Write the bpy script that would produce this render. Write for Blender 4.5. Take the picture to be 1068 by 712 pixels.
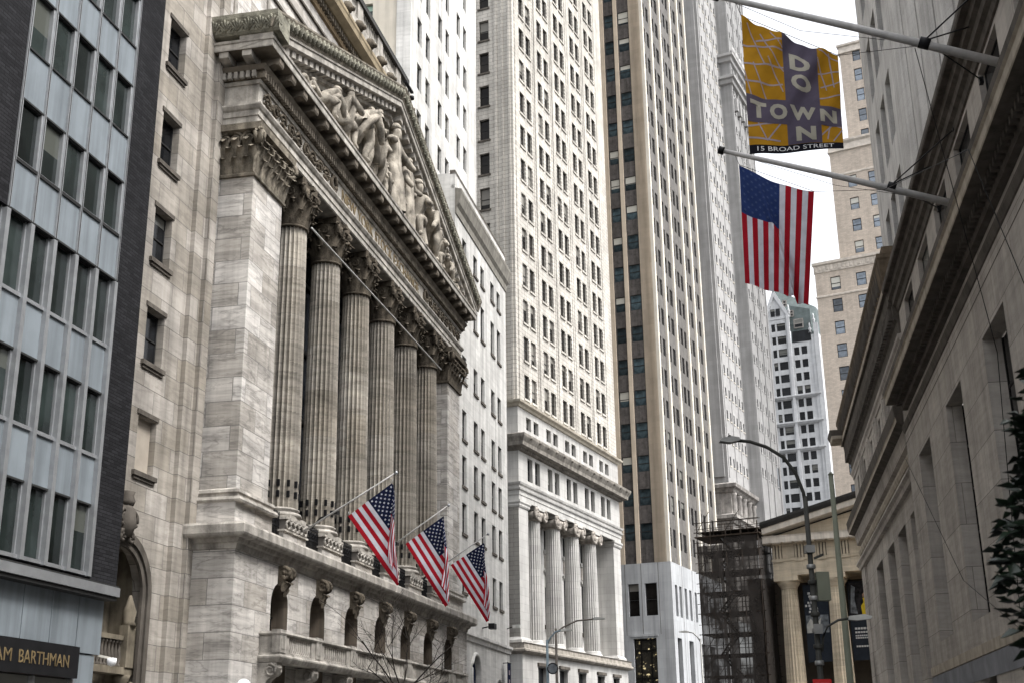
import bpy, bmesh, math, random
from mathutils import Vector, Matrix
import numpy as np
random.seed(7)
R = math.radians
PI = math.pi
for o in list(bpy.data.objects):
    bpy.data.objects.remove(o)
SC = bpy.context.scene
COL = SC.collection

# ------------------------------------------------------------------ camera
FPX, PITCH, ROLL = 1306.0, R(18.26), R(-0.78)
Fw = Vector((0, math.cos(PITCH), math.sin(PITCH)))
U0 = Vector((0, -math.sin(PITCH), math.cos(PITCH)))
Rt = Vector((1, 0, 0)) * math.cos(ROLL) + U0 * math.sin(ROLL)
Up = -Vector((1, 0, 0)) * math.sin(ROLL) + U0 * math.cos(ROLL)
EYE = Vector((0, 0, 1.6))
cam = bpy.data.cameras.new('camera')
camo = bpy.data.objects.new('camera', cam)
COL.objects.link(camo)
M = Matrix((Rt, Up, -Fw)).transposed().to_4x4()
M.translation = EYE
camo.matrix_world = M
cam.sensor_fit = 'HORIZONTAL'
cam.sensor_width = 36
cam.lens = FPX / 1068 * 36
cam.clip_start = 0.1
cam.clip_end = 3000
cam.dof.use_dof = True
cam.dof.focus_distance = 75
cam.dof.aperture_fstop = 5.0
SC.camera = camo

def in_frame(p, m=40):
    v = Vector(p) - EYE
    z = v.dot(Fw)
    if z < 1: return False
    x = 534 + FPX * v.dot(Rt) / z
    y = 356 - FPX * v.dot(Up) / z
    return -m < x < 1068 + m and -m < y < 712 + m

# ------------------------------------------------------------------ light
SUN_ELEV, SUN_AZ = R(56), R(118)          # azimuth clockwise from the camera heading (+Y)
W = bpy.data.worlds.new('World')
SC.world = W
W.use_nodes = True
nt = W.node_tree
nt.nodes.clear()
sky = nt.nodes.new('ShaderNodeTexSky')
sky.sky_type = 'NISHITA'
sky.sun_disc = False
sky.sun_elevation = SUN_ELEV
sky.sun_rotation = SUN_AZ
sky.air_density = 1.0
sky.dust_density = 4.0
hs = nt.nodes.new('ShaderNodeHueSaturation')
hs.inputs['Saturation'].default_value = 0.16
bg = nt.nodes.new('ShaderNodeBackground')
bg.inputs['Strength'].default_value = 0.15
wo = nt.nodes.new('ShaderNodeOutputWorld')
nt.links.new(sky.outputs[0], hs.inputs['Color'])
nt.links.new(hs.outputs[0], bg.inputs['Color'])
nt.links.new(bg.outputs[0], wo.inputs['Surface'])
sun = bpy.data.lights.new('sun', 'SUN')
sun.energy = 1.0
sun.angle = R(14)
sun.color = (1.0, 0.97, 0.935)
suno = bpy.data.objects.new('sun', sun)
COL.objects.link(suno)
sd = Vector((math.sin(SUN_AZ) * math.cos(SUN_ELEV), math.cos(SUN_AZ) * math.cos(SUN_ELEV), math.sin(SUN_ELEV)))
suno.rotation_euler = sd.to_track_quat('Z', 'Y').to_euler()
suno.location = (40, 10, 120)
SC.view_settings.view_transform = 'Standard'
SC.view_settings.look = 'None'
SC.view_settings.gamma = 1
SC.view_settings.use_curve_mapping = False
SC.view_settings.exposure = 1.62

# ------------------------------------------------------------------ materials
def mnew(name):
    m = bpy.data.materials.new(name)
    m.use_nodes = True
    n = m.node_tree
    p = n.nodes['Principled BSDF']
    return m, n, p
def N(n, t, **kw):
    x = n.nodes.new(t)
    for k, v in kw.items():
        if k in x.inputs.keys() if not hasattr(x, k) else False: x.inputs[k].default_value = v
        else: setattr(x, k, v)
    return x
def mathn(n, op, a, b=None, c=None):
    x = n.nodes.new('ShaderNodeMath'); x.operation = op
    for i, v in enumerate((a, b, c)):
        if v is None: continue
        if isinstance(v, (int, float)): x.inputs[i].default_value = v
        else: n.links.new(v, x.inputs[i])
    return x.outputs[0]
def mapr(n, v, a, b, c, d):
    x = n.nodes.new('ShaderNodeMapRange')
    n.links.new(v, x.inputs[0])
    for i, q in enumerate((a, b, c, d)): x.inputs[i + 1].default_value = q
    return x.outputs[0]
def noise(n, vec, scale, detail=4, rough=.55, dist=0, mp=None):
    if mp:
        q = n.nodes.new('ShaderNodeMapping'); q.inputs['Scale'].default_value = mp[:3]
        if len(mp) > 3: q.inputs['Rotation'].default_value = mp[3]
        n.links.new(vec, q.inputs['Vector']); vec = q.outputs[0]
    x = n.nodes.new('ShaderNodeTexNoise')
    x.inputs['Scale'].default_value = scale; x.inputs['Detail'].default_value = detail
    x.inputs['Roughness'].default_value = rough; x.inputs['Distortion'].default_value = dist
    n.links.new(vec, x.inputs['Vector'])
    return x.outputs['Fac']
def mulcol(n, col, fac):
    x = n.nodes.new('ShaderNodeVectorMath'); x.operation = 'SCALE'
    if isinstance(col, tuple): x.inputs[0].default_value = col[:3]
    else: n.links.new(col, x.inputs[0])
    n.links.new(fac, x.inputs['Scale'])
    return x.outputs[0]

def stone(name, base, bw=1.2, bh=.6, mortar=.6, var=.1, stain=.25, streak=.2, vein=0., rough=.85, msize=.012, bump=.4, warm=(1, 1, 1), grain=0.):
    m, n, p = mnew(name)
    tc = n.nodes.new('ShaderNodeTexCoord')
    sp = n.nodes.new('ShaderNodeSeparateXYZ'); n.links.new(tc.outputs['Object'], sp.inputs[0])
    xy = mathn(n, 'ADD', sp.outputs[0], sp.outputs[1])
    cb = n.nodes.new('ShaderNodeCombineXYZ')
    n.links.new(xy, cb.inputs[0]); n.links.new(sp.outputs[2], cb.inputs[1])
    def brick(c1, c2, mo):
        b = n.nodes.new('ShaderNodeTexBrick')
        n.links.new(cb.outputs[0], b.inputs['Vector'])
        b.inputs['Color1'].default_value = (*c1, 1); b.inputs['Color2'].default_value = (*c2, 1); b.inputs['Mortar'].default_value = (*mo, 1)
        b.inputs['Scale'].default_value = 1; b.inputs['Mortar Size'].default_value = msize; b.inputs['Mortar Smooth'].default_value = .2
        b.inputs['Brick Width'].default_value = bw; b.inputs['Row Height'].default_value = bh
        return b
    c2 = tuple(base[i] * (1 - var) * warm[i] for i in range(3))
    b = brick(tuple(x * (1 + var) for x in base), c2, tuple(x * mortar for x in base))
    rnd = brick((0, 0, 0), (1, 1, 1), (.5, .5, .5))
    ob = tc.outputs['Object']
    f = mapr(n, noise(n, ob, .35, 6, .6), .35, .7, 1 - stain, 1 + stain * .25)
    s = mapr(n, noise(n, ob, 1, 5, .6, 0, (1.6, 1.6, .07)), .4, .68, 1 + streak * .2, 1 - streak)
    f = mathn(n, 'MULTIPLY', f, s)
    if grain:
        g = mapr(n, noise(n, ob, 9, 4, .7), .3, .7, 1 - grain, 1 + grain)
        f = mathn(n, 'MULTIPLY', f, g)
    if vein:
        off = n.nodes.new('ShaderNodeVectorMath'); off.operation = 'SCALE'
        off.inputs[0].default_value = (17.3, 9.1, 31.7)
        n.links.new(rnd.outputs['Color'], off.inputs['Scale'])
        ad = n.nodes.new('ShaderNodeVectorMath'); ad.operation = 'ADD'
        n.links.new(ob, ad.inputs[0]); n.links.new(off.outputs[0], ad.inputs[1])
        def ridge(sc, rot, w, amt, det):
            q = noise(n, ad.outputs[0], 1, det, .55, .35, (*sc, rot))
            d = mathn(n, 'ABSOLUTE', mathn(n, 'SUBTRACT', q, .5))
            return mapr(n, d, 0, w, 1 - amt, 1)
        v = mathn(n, 'MULTIPLY', ridge((.32, .32, 1.5), (R(20), R(-26), 0), .035, vein, 5), ridge((.5, .5, 2.6), (R(-14), R(-20), 0), .02, vein * .7, 4))
        v2 = mapr(n, noise(n, ad.outputs[0], 1, 4, .6, .5, (.22, .22, 3.2, (R(9), R(-9), 0))), .36, .62, 1 - vein * .9, 1.08)
        f = mathn(n, 'MULTIPLY', mathn(n, 'MULTIPLY', f, v), v2)
    n.links.new(mulcol(n, b.outputs['Color'], f), p.inputs['Base Color'])
    p.inputs['Roughness'].default_value = rough
    p.inputs['Specular IOR Level'].default_value = .06
    bp = n.nodes.new('ShaderNodeBump'); bp.inputs['Strength'].default_value = bump; bp.inputs['Distance'].default_value = .03
    hgt = mathn(n, 'ADD', mathn(n, 'MULTIPLY', b.outputs['Fac'], -1.), mathn(n, 'MULTIPLY', noise(n, ob, 12, 4, .7), .35))
    n.links.new(hgt, bp.inputs['Height'])
    n.links.new(bp.outputs[0], p.inputs['Normal'])
    return m
def plain(name, base, rough=.6, var=.15, scale=1.5, metal=0., streak=0., bump=0., spec=.12):
    m, n, p = mnew(name)
    tc = n.nodes.new('ShaderNodeTexCoord'); ob = tc.outputs['Object']
    f = mapr(n, noise(n, ob, scale, 5, .6), .3, .7, 1 - var, 1 + var * .5)
    if streak:
        s = mapr(n, noise(n, ob, 1, 5, .6, 0, (2.5, 2.5, .12)), .42, .68, 1, 1 - streak)
        f = mathn(n, 'MULTIPLY', f, s)
    n.links.new(mulcol(n, tuple(base), f), p.inputs['Base Color'])
    p.inputs['Roughness'].default_value = rough; p.inputs['Metallic'].default_value = metal
    p.inputs['Specular IOR Level'].default_value = spec
    if bump:
        bp = n.nodes.new('ShaderNodeBump'); bp.inputs['Strength'].default_value = bump; bp.inputs['Distance'].default_value = .05
        n.links.new(noise(n, ob, scale * 6, 5, .7), bp.inputs['Height']); n.links.new(bp.outputs[0], p.inputs['Normal'])
    return m
def glass(name, base=(.02, .024, .03), rough=.06, blind=0., bcol=(.45, .45, .40), var=.6, spec=.3):
    """window pane: dark glossy; some windows of a facade have a drawn blind behind the upper part"""
    m, n, p = mnew(name)
    oi = n.nodes.new('ShaderNodeObjectInfo')
    tc = n.nodes.new('ShaderNodeTexCoord')
    r = oi.outputs['Random']
    f = mapr(n, noise(n, tc.outputs['Object'], .8, 3), .3, .7, 1 - var, 1 + var)
    f = mathn(n, 'MULTIPLY', f, mapr(n, r, 0, 1, .5, 1.6))
    c = mulcol(n, tuple(base), f)
    if blind:
        sp = n.nodes.new('ShaderNodeSeparateXYZ'); n.links.new(tc.outputs['Generated'], sp.inputs[0])
        r2 = mathn(n, 'FRACT', mathn(n, 'MULTIPLY', r, 71.3))
        has = mathn(n, 'LESS_THAN', r2, blind)
        r3 = mathn(n, 'FRACT', mathn(n, 'MULTIPLY', r, 513.7))
        up = mathn(n, 'GREATER_THAN', sp.outputs[2], mapr(n, r3, 0, 1, .15, .85))
        k = mathn(n, 'MULTIPLY', has, up)
        mx = n.nodes.new('ShaderNodeMix'); mx.data_type = 'RGBA'
        n.links.new(k, mx.inputs['Factor']); n.links.new(c, mx.inputs['A'])
        mx.inputs['B'].default_value = (*bcol, 1)
        c = mx.outputs['Result']
    n.links.new(c, p.inputs['Base Color'])
    p.inputs['Roughness'].default_value = rough
    p.inputs['Specular IOR Level'].default_value = spec
    bp = n.nodes.new('ShaderNodeBump'); bp.inputs['Strength'].default_value = .12; bp.inputs['Distance'].default_value = .05
    n.links.new(noise(n, tc.outputs['Object'], 1.6, 2), bp.inputs['Height']); n.links.new(bp.outputs[0], p.inputs['Normal'])
    return m

MARBLE = stone('weathered_marble', (.56, .535, .505), 2.3, 1.05, .5, .22, .26, .25, .30, .7, .018, .3, (1, .97, .92))
MARBLE_COL = stone('column_marble', (.40, .37, .325), 9, 2.4, .6, .10, .3, .3, .25, .7, .01, .25, (1, .97, .92))
MARBLE_DARK = stone('shaded_sooty_marble', (.20, .165, .13), 2.2, 1.4, .6, .12, .45, .4, 0, .8, .008, .5)  # arch reveals: soot, with the shade of the recess put into the colour
MARBLE_CARVED = plain('carved_marble', (.44, .412, .37), .75, .5, 1.3, streak=.42, bump=.5)
SOOT_SHADE = plain('shaded_sooty_soffit_stone', (.15, .13, .105), .9, .5, 1.5, bump=.4)  # soot tone deepened so the colour also carries the shade under the cornice
CARVED_DARK = plain('shaded_sooty_carving', (.13, .11, .085), .85, .6, 2.0, streak=.4, bump=.8)  # soot plus painted-in shade for capitals and deep-cut ornament
WING = stone('wing_limestone', (.36, .335, .305), 1.7, .95, .5, .16, .32, .28, .14, .85, .016, .3, (1, .97, .9))
WHITE_ST = stone('annex_marble', (.58, .57, .545), 1.5, 1.0, .8, .06, .2, .28, .05, .8, .010, .2)
CREAM = stone('cream_limestone', (.53, .502, .455), 1.15, .44, .58, .08, .2, .26, 0, .85, .03, .5)
CREAM_LOW = stone('grey_white_granite', (.47, .46, .44), 1.6, .75, .74, .06, .2, .22, 0, .8, .014, .3)
TAN = stone('tan_limestone', (.56, .475, .375), 1.4, .7, .9, .05, .12, .16, 0, .85, .008, .2)
PALE_PIER = stone('pale_limestone', (.60, .56, .49), 1.4, .9, .9, .04, .1, .12, 0, .85, .008, .2)
GREYBASE = stone('blue_grey_limestone', (.40, .41, .42), 2.2, 1.1, .82, .05, .14, .24, 0, .8, .008, .2)
SPANDREL = plain('dark_spandrel', (.11, .10, .095), .5, .4, 2.5, streak=.4)
SPANDREL_L = plain('grey_spandrel', (.145, .137, .128), .6, .3, 2.0, streak=.3)
GREYTOWER = stone('grey_limestone', (.285, .283, .28), 1.5, .8, .86, .05, .14, .2, 0, .85, .01, .2)
GREYTOWER_W = stone('white_grey_brick', (.36, .355, .35), 1.0, .5, .88, .06, .12, .14, 0, .85, .01, .2)
GOTHIC = stone('white_terracotta', (.58, .59, .60), 1.0, .6, .86, .05, .12, .14, 0, .6, .01, .2)
SLATE = plain('green_grey_copper', (.10, .122, .122), .6, .35, .8)
BEIGE = stone('beige_brick', (.56, .49, .42), .6, .25, .82, .10, .12, .12, 0, .9, .02, .2, grain=.08)
RTOWER = stone('rough_grey_stone', (.44, .425, .405), 2.0, 1.1, .74, .06, .2, .25, 0, .9, .01, .6, grain=.12)
RSTONE = stone('grey_beige_limestone', (.45, .413, .37), 3.4, 1.75, .45, .10, .24, .22, .08, .85, .014, .3)
RDARK = plain('shaded_sooty_limestone', (.115, .102, .088), .85, .35, 1.2, streak=.3, bump=.3)  # dark base colour holds both soot and the shade of soffits and mouldings
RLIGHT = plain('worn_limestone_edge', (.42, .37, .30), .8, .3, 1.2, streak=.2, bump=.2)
TEMPLE = stone('yellowish_marble', (.64, .55, .42), 2.2, 1.1, .78, .07, .2, .2, .08, .8, .01, .3)
TEMPLE_L = plain('pale_worn_marble', (.66, .60, .52), .8, .2, 1.2, streak=.2, bump=.2)
DARKROOF = plain('dark_roof_edge', (.05, .048, .045), .7, .3)
BRICK_DK = stone('charcoal_brick', (.022, .022, .024), .4, .11, .5, .3, .2, .12, 0, .8, .012, .5)
PANEL = plain('blue_grey_panel', (.205, .232, .252), .32, .14, .7, streak=.3)
STEEL = plain('mill_steel', (.36, .37, .38), .4, .2, 2, metal=.6)
IRON = plain('black_iron', (.012, .012, .013), .5, .3, 3)
BRONZE = plain('dark_bronze', (.014, .013, .012), .45, .3, 2, metal=.4)
GLASS = glass('window_glass', (.010, .011, .013), .12, .22, (.17, .17, .155), spec=.16)
GLASS_BL = glass('window_glass_with_blinds', blind=.45)
GLASS_B1 = glass('green_tinted_glass', (.014, .019, .018), .1, .22, (.07, .075, .065), .5, .25)
GLASS_PALE = glass('sky_reflecting_glass', (.20, .24, .29), .04, .25, (.6, .6, .55), .4, .8)
GLASS_B3 = glass('smoky_glass', (.018, .016, .014), .12, .35, (.20, .19, .17), spec=.14)
GLASS_B4 = glass('bluish_glass', (.04, .06, .07), .1, .3, (.5, .49, .44), .8, .25)
FRAME_DK = plain('dark_window_frame', (.03, .03, .03), .5, .2)
FRAME_WT = plain('pale_window_frame', (.5, .48, .43), .5, .2)
GOLD = plain('gilt_letter', (.20, .15, .08), .5, .4, 3, metal=.2)
POLE_W = plain('painted_pole', (.42, .41, .40), .4, .2, 3)
POLE_ST = plain('galvanised_pole', (.30, .30, .29), .45, .25, 3, metal=.5)
CLOTH = {}
def cloth(name, col, rough=.8, var=.12, trans=.25):
    m, n, p = mnew(name)
    tc = n.nodes.new('ShaderNodeTexCoord')
    f = mapr(n, noise(n, tc.outputs['Object'], 2.5, 4), .3, .7, 1 - var, 1 + var)
    c = mulcol(n, col, f)
    n.links.new(c, p.inputs['Base Color']); p.inputs['Roughness'].default_value = rough
    p.inputs['Specular IOR Level'].default_value = .05
    tr = n.nodes.new('ShaderNodeBsdfTranslucent'); n.links.new(c, tr.inputs['Color'])
    mx = n.nodes.new('ShaderNodeMixShader'); mx.inputs[0].default_value = trans
    out = n.nodes['Material Output']
    n.links.new(p.outputs[0], mx.inputs[1]); n.links.new(tr.outputs[0], mx.inputs[2]); n.links.new(mx.outputs[0], out.inputs['Surface'])
    return m
RED = cloth('flag_red', (.33, .012, .022))
WHITE = cloth('flag_white', (.60, .60, .66))
NAVY = cloth('flag_navy', (.010, .014, .04))
NAVY2 = cloth('faded_navy', (.022, .04, .13))
ORANGE = cloth('banner_orange', (.36, .185, .016))
MAUVE = cloth('banner_mauve', (.10, .085, .12))
LILAC = cloth('banner_lilac', (.34, .29, .32))
CREAMC = cloth('banner_cream', (.40, .375, .31))
BLACKC = cloth('banner_black', (.012, .012, .016))
BANNER = cloth('banner_slate', (.028, .034, .045), trans=0.)
# ------------------------------------------------------------------ mesh helper
class MB:
    def __init__(s): s.v = []; s.f = []; s.m = []; s.sm = []; s.mats = []; s.x = None
    def mi(s, mat):
        if mat not in s.mats: s.mats.append(mat)
        return s.mats.index(mat)
    def add(s, vs, fs, mat, smooth=False):
        b = len(s.v)
        if s.x is not None: vs = [tuple(s.x @ Vector(q)) for q in vs]
        s.v += [tuple(q) for q in vs]
        k = s.mi(mat)
        for f in fs: s.f.append([b + i for i in f]); s.m.append(k); s.sm.append(smooth)
    def box(s, x0, x1, y0, y1, z0, z1, mat):
        s.add([(x0, y0, z0), (x1, y0, z0), (x1, y1, z0), (x0, y1, z0), (x0, y0, z1), (x1, y0, z1), (x1, y1, z1), (x0, y1, z1)],
              [(0, 3, 2, 1), (4, 5, 6, 7), (0, 1, 5, 4), (1, 2, 6, 5), (2, 3, 7, 6), (3, 0, 4, 7)], mat)
    def quad(s, a, b, c, d, mat): s.add([a, b, c, d], [(0, 1, 2, 3)], mat)
    def prism(s, poly, y0, y1, mat, smooth=False):
        """poly in (x,z), extruded along y"""
        n = len(poly)
        s.add([(x, y0, z) for x, z in poly] + [(x, y1, z) for x, z in poly],
              [tuple(range(n)), tuple(range(2 * n - 1, n - 1, -1))] + [(i, i + n, (i + 1) % n + n, (i + 1) % n) for i in range(n)], mat, smooth)
    def prismx(s, poly, x0, x1, mat):
        """poly in (y,z), extruded along x"""
        n = len(poly)
        s.add([(x0, y, z) for y, z in poly] + [(x1, y, z) for y, z in poly],
              [tuple(range(n)), tuple(range(2 * n - 1, n - 1, -1))] + [(i, i + n, (i + 1) % n + n, (i + 1) % n) for i in range(n)], mat)
    def lathe(s, prof, cx, cy, mat, n=24, smooth=True, a0=0, a1=2 * PI):
        full = abs(a1 - a0 - 2 * PI) < 1e-6
        k = n if full else n + 1
        vs = []; fs = []
        for r, z in prof:
            for i in range(k):
                a = a0 + (a1 - a0) * i / n
                vs.append((cx + r * math.cos(a), cy + r * math.sin(a), z))
        for j in range(len(prof) - 1):
            for i in range(n):
                i2 = (i + 1) % k if full else i + 1
                fs.append((j * k + i, j * k + i2, (j + 1) * k + i2, (j + 1) * k + i))
        if full:
            fs.append(tuple(range(k - 1, -1, -1))); fs.append(tuple((len(prof) - 1) * k + i for i in range(k)))
        s.add(vs, fs, mat, smooth)
    def flute(s, prof, cx, cy, mat, nf=20, sub=4, depth=.12, sharp=False):
        """fluted shaft: prof (r,z)"""
        n = nf * sub; vs = []; fs = []
        for r, z in prof:
            for i in range(n):
                t = (i % sub) / sub
                d = depth * (math.sin(PI * t) if sub > 1 else 0)
                if not sharp and t == 0: d = 0
                a = 2 * PI * i / n
                vs.append((cx + (r * (1 - d)) * math.cos(a), cy + (r * (1 - d)) * math.sin(a), z))
        for j in range(len(prof) - 1):
            for i in range(n):
                fs.append((j * n + i, j * n + (i + 1) % n, (j + 1) * n + (i + 1) % n, (j + 1) * n + i))
        s.add(vs, fs, mat, False)
    def tube(s, pts, r, mat, n=6, smooth=True, r1=None):
        vs = []; fs = []
        P = [Vector(p) for p in pts]
        for i, p in enumerate(P):
            d = (P[min(i + 1, len(P) - 1)] - P[max(i - 1, 0)])
            d = d.normalized() if d.length > 1e-9 else Vector((0, 0, 1))
            u = d.cross(Vector((0, 0, 1)) if abs(d.z) < .9 else Vector((1, 0, 0))).normalized(); w = d.cross(u)
            rr = r if r1 is None else r + (r1 - r) * i / max(1, len(P) - 1)
            for k in range(n):
                a = 2 * PI * k / n
                vs.append(tuple(p + (u * math.cos(a) + w * math.sin(a)) * rr))
        for i in range(len(P) - 1):
            for k in range(n):
                fs.append((i * n + k, i * n + (k + 1) % n, (i + 1) * n + (k + 1) % n, (i + 1) * n + k))
        fs.append(tuple(range(n - 1, -1, -1))); fs.append(tuple((len(P) - 1) * n + k for k in range(n)))
        s.add(vs, fs, mat, smooth)
    def bar(s, a, b, w, mat, h=None):
        a = Vector(a); b = Vector(b); d = (b - a).normalized(); h = h or w
        u = d.cross(Vector((0, 0, 1)) if abs(d.z) < .95 else Vector((1, 0, 0))).normalized() * (w / 2); q = u.normalized().cross(d) * (h / 2)
        vs = [a - u - q, a + u - q, a + u + q, a - u + q, b - u - q, b + u - q, b + u + q, b - u + q]
        s.add([tuple(v) for v in vs], [(0, 3, 2, 1), (4, 5, 6, 7), (0, 1, 5, 4), (1, 2, 6, 5), (2, 3, 7, 6), (3, 0, 4, 7)], mat)
    def sweep(s, path, prof, mat, mats=None):
        """path: list of (x,y); prof: list of (out,z) from bottom to top; outward = right of travel"""
        n = len(path); k = len(prof); dirs = []
        for i in range(n - 1):
            d = Vector(path[i + 1]) - Vector(path[i]); d.normalize(); dirs.append(Vector((d.y, -d.x)))
        vs = []
        for i in range(n):
            if i == 0: o = dirs[0]
            elif i == n - 1: o = dirs[-1]
            else:
                o = dirs[i - 1] + dirs[i]; o = o / (o.dot(dirs[i]))
            for q, z in prof: vs.append((path[i][0] + o.x * q, path[i][1] + o.y * q, z))
        for j in range(k):
            j2 = (j + 1) % k
            fs = [(i * k + j, (i + 1) * k + j, (i + 1) * k + j2, i * k + j2) for i in range(n - 1)]
            base = len(s.v)
            if j == 0:
                vv = [tuple(s.x @ Vector(q)) for q in vs] if s.x is not None else vs
                b0 = base; s.v += [tuple(q) for q in vv]
            km = s.mi(mats[j] if mats else mat)
            for f in fs: s.f.append([b0 + i for i in f]); s.m.append(km); s.sm.append(False)
        km = s.mi(mat)
        s.f.append([b0 + i for i in range(k)][::-1]); s.m.append(km); s.sm.append(False)
        s.f.append([b0 + (n - 1) * k + i for i in range(k)]); s.m.append(km); s.sm.append(False)
    def wall(s, x0, x1, z0, z1, y, ops, depth, mat, rmat=None, cap=True):
        """facade facing -y at y with rectangular openings (xa,xb,za,zb[,arch]) and reveals"""
        rmat = rmat or mat
        ops = [o for o in ops if o[2] >= z0 - 1e-6 and o[3] <= z1 + 1e-6]
        xs = sorted({x0, x1} | {round(v, 4) for o in ops for v in o[:2] if x0 < v < x1})
        zs = sorted({z0, z1} | {round(v, 4) for o in ops for v in o[2:4] if z0 < v < z1})
        xs = [round(v, 4) for v in xs]; zs = [round(v, 4) for v in zs]
        holes = set()
        xi = {v: i for i, v in enumerate(xs)}; zi = {v: i for i, v in enumerate(zs)}
        for o in ops:
            a, b = xi[round(max(o[0], x0), 4)], xi[round(min(o[1], x1), 4)]
            c, d = zi[round(max(o[2], z0), 4)], zi[round(min(o[3], z1), 4)]
            for i in range(a, b):
                for j in range(c, d): holes.add((i, j))
        nx, nz = len(xs), len(zs)
        vs = [(x, y, z) for z in zs for x in xs]
        # merge cells along x where whole rows are solid
        fs = []
        for j in range(nz - 1):
            i = 0
            while i < nx - 1:
                if (i, j) in holes: i += 1; continue
                k = i
                while k < nx - 1 and (k, j) not in holes: k += 1
                fs.append((j * nx + i, j * nx + k, (j + 1) * nx + k, (j + 1) * nx + i)); i = k
        s.add(vs, fs, mat)
        for o in ops:
            a, b, c, d = max(o[0], x0), min(o[1], x1), max(o[2], z0), min(o[3], z1); y2 = y + depth
            if len(o) > 4 and o[4]:
                r = (b - a) / 2; cx = (a + b) / 2; zc = d - r; K = 10
                arc = [(cx + r * math.cos(PI - PI * i / K), zc + r * math.sin(PI - PI * i / K)) for i in range(K + 1)]
                h = K // 2
                s.add([(x, y, z) for x, z in arc[:h + 1]] + [(a, y, d)], [tuple([h + 1] + list(range(h, -1, -1)))], mat)
                s.add([(x, y, z) for x, z in arc[h:]] + [(b, y, d)], [tuple([h + 1] + list(range(h, -1, -1)))], mat)
                loop = [(a, c)] + arc + [(b, c)]
                for (p, q), (p2, q2) in zip(loop, loop[1:] + loop[:1]):
                    s.quad((p, y, q), (p, y2, q), (p2, y2, q2), (p2, y, q2), rmat)
            else:
                s.quad((a, y, c), (a, y2, c), (a, y2, d), (a, y, d), rmat); s.quad((b, y, c), (b, y, d), (b, y2, d), (b, y2, c), rmat)
                s.quad((a, y, d), (a, y2, d), (b, y2, d), (b, y, d), rmat); s.quad((a, y, c), (b, y, c), (b, y2, c), (a, y2, c), rmat)
    def build(s, name, parent=None, kind=None, loc=None, label=None):
        me = bpy.data.meshes.new(name)
        me.from_pydata(s.v, [], s.f)
        for m in s.mats: me.materials.append(m)
        me.polygons.foreach_set('material_index', s.m)
        me.polygons.foreach_set('use_smooth', s.sm)
        me.update()
        bm = bmesh.new(); bm.from_mesh(me); bmesh.ops.recalc_face_normals(bm, faces=bm.faces); bm.to_mesh(me); bm.free()
        o = bpy.data.objects.new(name, me)
        COL.objects.link(o)
        if parent: o.parent = parent
        if loc: o.location = loc
        if kind: o['kind'] = kind
        if label: o['label'] = label
        return o
def pieces(b, name, parent, tol=.03):
    """as islands(), but pieces that touch each other stay together"""
    par = list(range(len(b.v)))
    def find(i):
        while par[i] != i: par[i] = par[par[i]]; i = par[i]
        return i
    for f in b.f:
        for i in f[1:]: par[find(i)] = find(f[0])
    bb = {}
    for i, c in enumerate(b.v):
        q = bb.setdefault(find(i), list(c) + list(c))
        for k in range(3): q[k] = min(q[k], c[k]); q[k + 3] = max(q[k + 3], c[k])
    ks = list(bb)
    for i in range(len(ks)):
        for j in range(i):
            A, B = bb[ks[i]], bb[ks[j]]
            if all(A[k] - tol <= B[k + 3] and B[k] - tol <= A[k + 3] for k in range(3)): par[find(ks[i])] = find(ks[j])
    grp = {}
    for k, f in enumerate(b.f): grp.setdefault(find(f[0]), []).append(k)
    out = []
    for fk in grp.values():
        q = MB(); used = sorted({i for k in fk for i in b.f[k]}); mp = {v: i for i, v in enumerate(used)}
        q.v = [b.v[i] for i in used]
        for k in fk: q.f.append([mp[i] for i in b.f[k]]); q.m.append(q.mi(b.mats[b.m[k]])); q.sm.append(b.sm[k])
        out.append(q.build(name, parent))
    return out
def tag(o, label, cat, group=None):
    o['label'] = label; o['category'] = cat
    if group: o['group'] = group
    return o
def thing(name, label, cat, loc=(0, 0, 0), rotz=0, group=None):
    o = bpy.data.objects.new(name, None); COL.objects.link(o)
    o.empty_display_size = .5
    o.location = loc; o.rotation_euler = (0, 0, rotz)
    return tag(o, label, cat, group)
def link_mesh(name, me, parent, loc=(0, 0, 0), rotz=0):
    o = bpy.data.objects.new(name, me); COL.objects.link(o)
    o.parent = parent; o.location = loc; o.rotation_euler = (0, 0, rotz)
    return o
SOUTH = Matrix.Rotation(-PI / 2, 4, 'Z')     # face frame of a side wall that looks along local -x : (x',y') -> (y',-x')

# ------------------------------------------------------------------ windows
WCACHE = {}
def win_meshes(w, h, pane, frame, fw, rail, mull):
    key = (round(w, 2), round(h, 2), pane.name, frame.name, fw, rail, mull)
    if key in WCACHE: return WCACHE[key]
    b = MB(); d = .07
    b.box(-w / 2, -w / 2 + fw, 0, d, 0, h, frame); b.box(w / 2 - fw, w / 2, 0, d, 0, h, frame)
    b.box(-w / 2 + fw, w / 2 - fw, 0, d, 0, fw, frame); b.box(-w / 2 + fw, w / 2 - fw, 0, d, h - fw, h, frame)
    if rail: b.box(-w / 2 + fw, w / 2 - fw, -.02, d - .01, h * rail - fw / 2, h * rail + fw / 2, frame)
    for k in range(mull):
        x = -w / 2 + w * (k + 1) / (mull + 1)
        b.box(x - fw * .4, x + fw * .4, .004, d - .004, fw, h - fw, frame)
    g = MB(); g.box(-w / 2 + fw * .9, w / 2 - fw * .9, .03, .045, fw * .9, h - fw * .9, pane)
    fo = b.build('window'); go = g.build('pane')
    r = (fo.data, go.data, b, g)
    bpy.data.objects.remove(fo); bpy.data.objects.remove(go)
    WCACHE[key] = r
    return r
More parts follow.
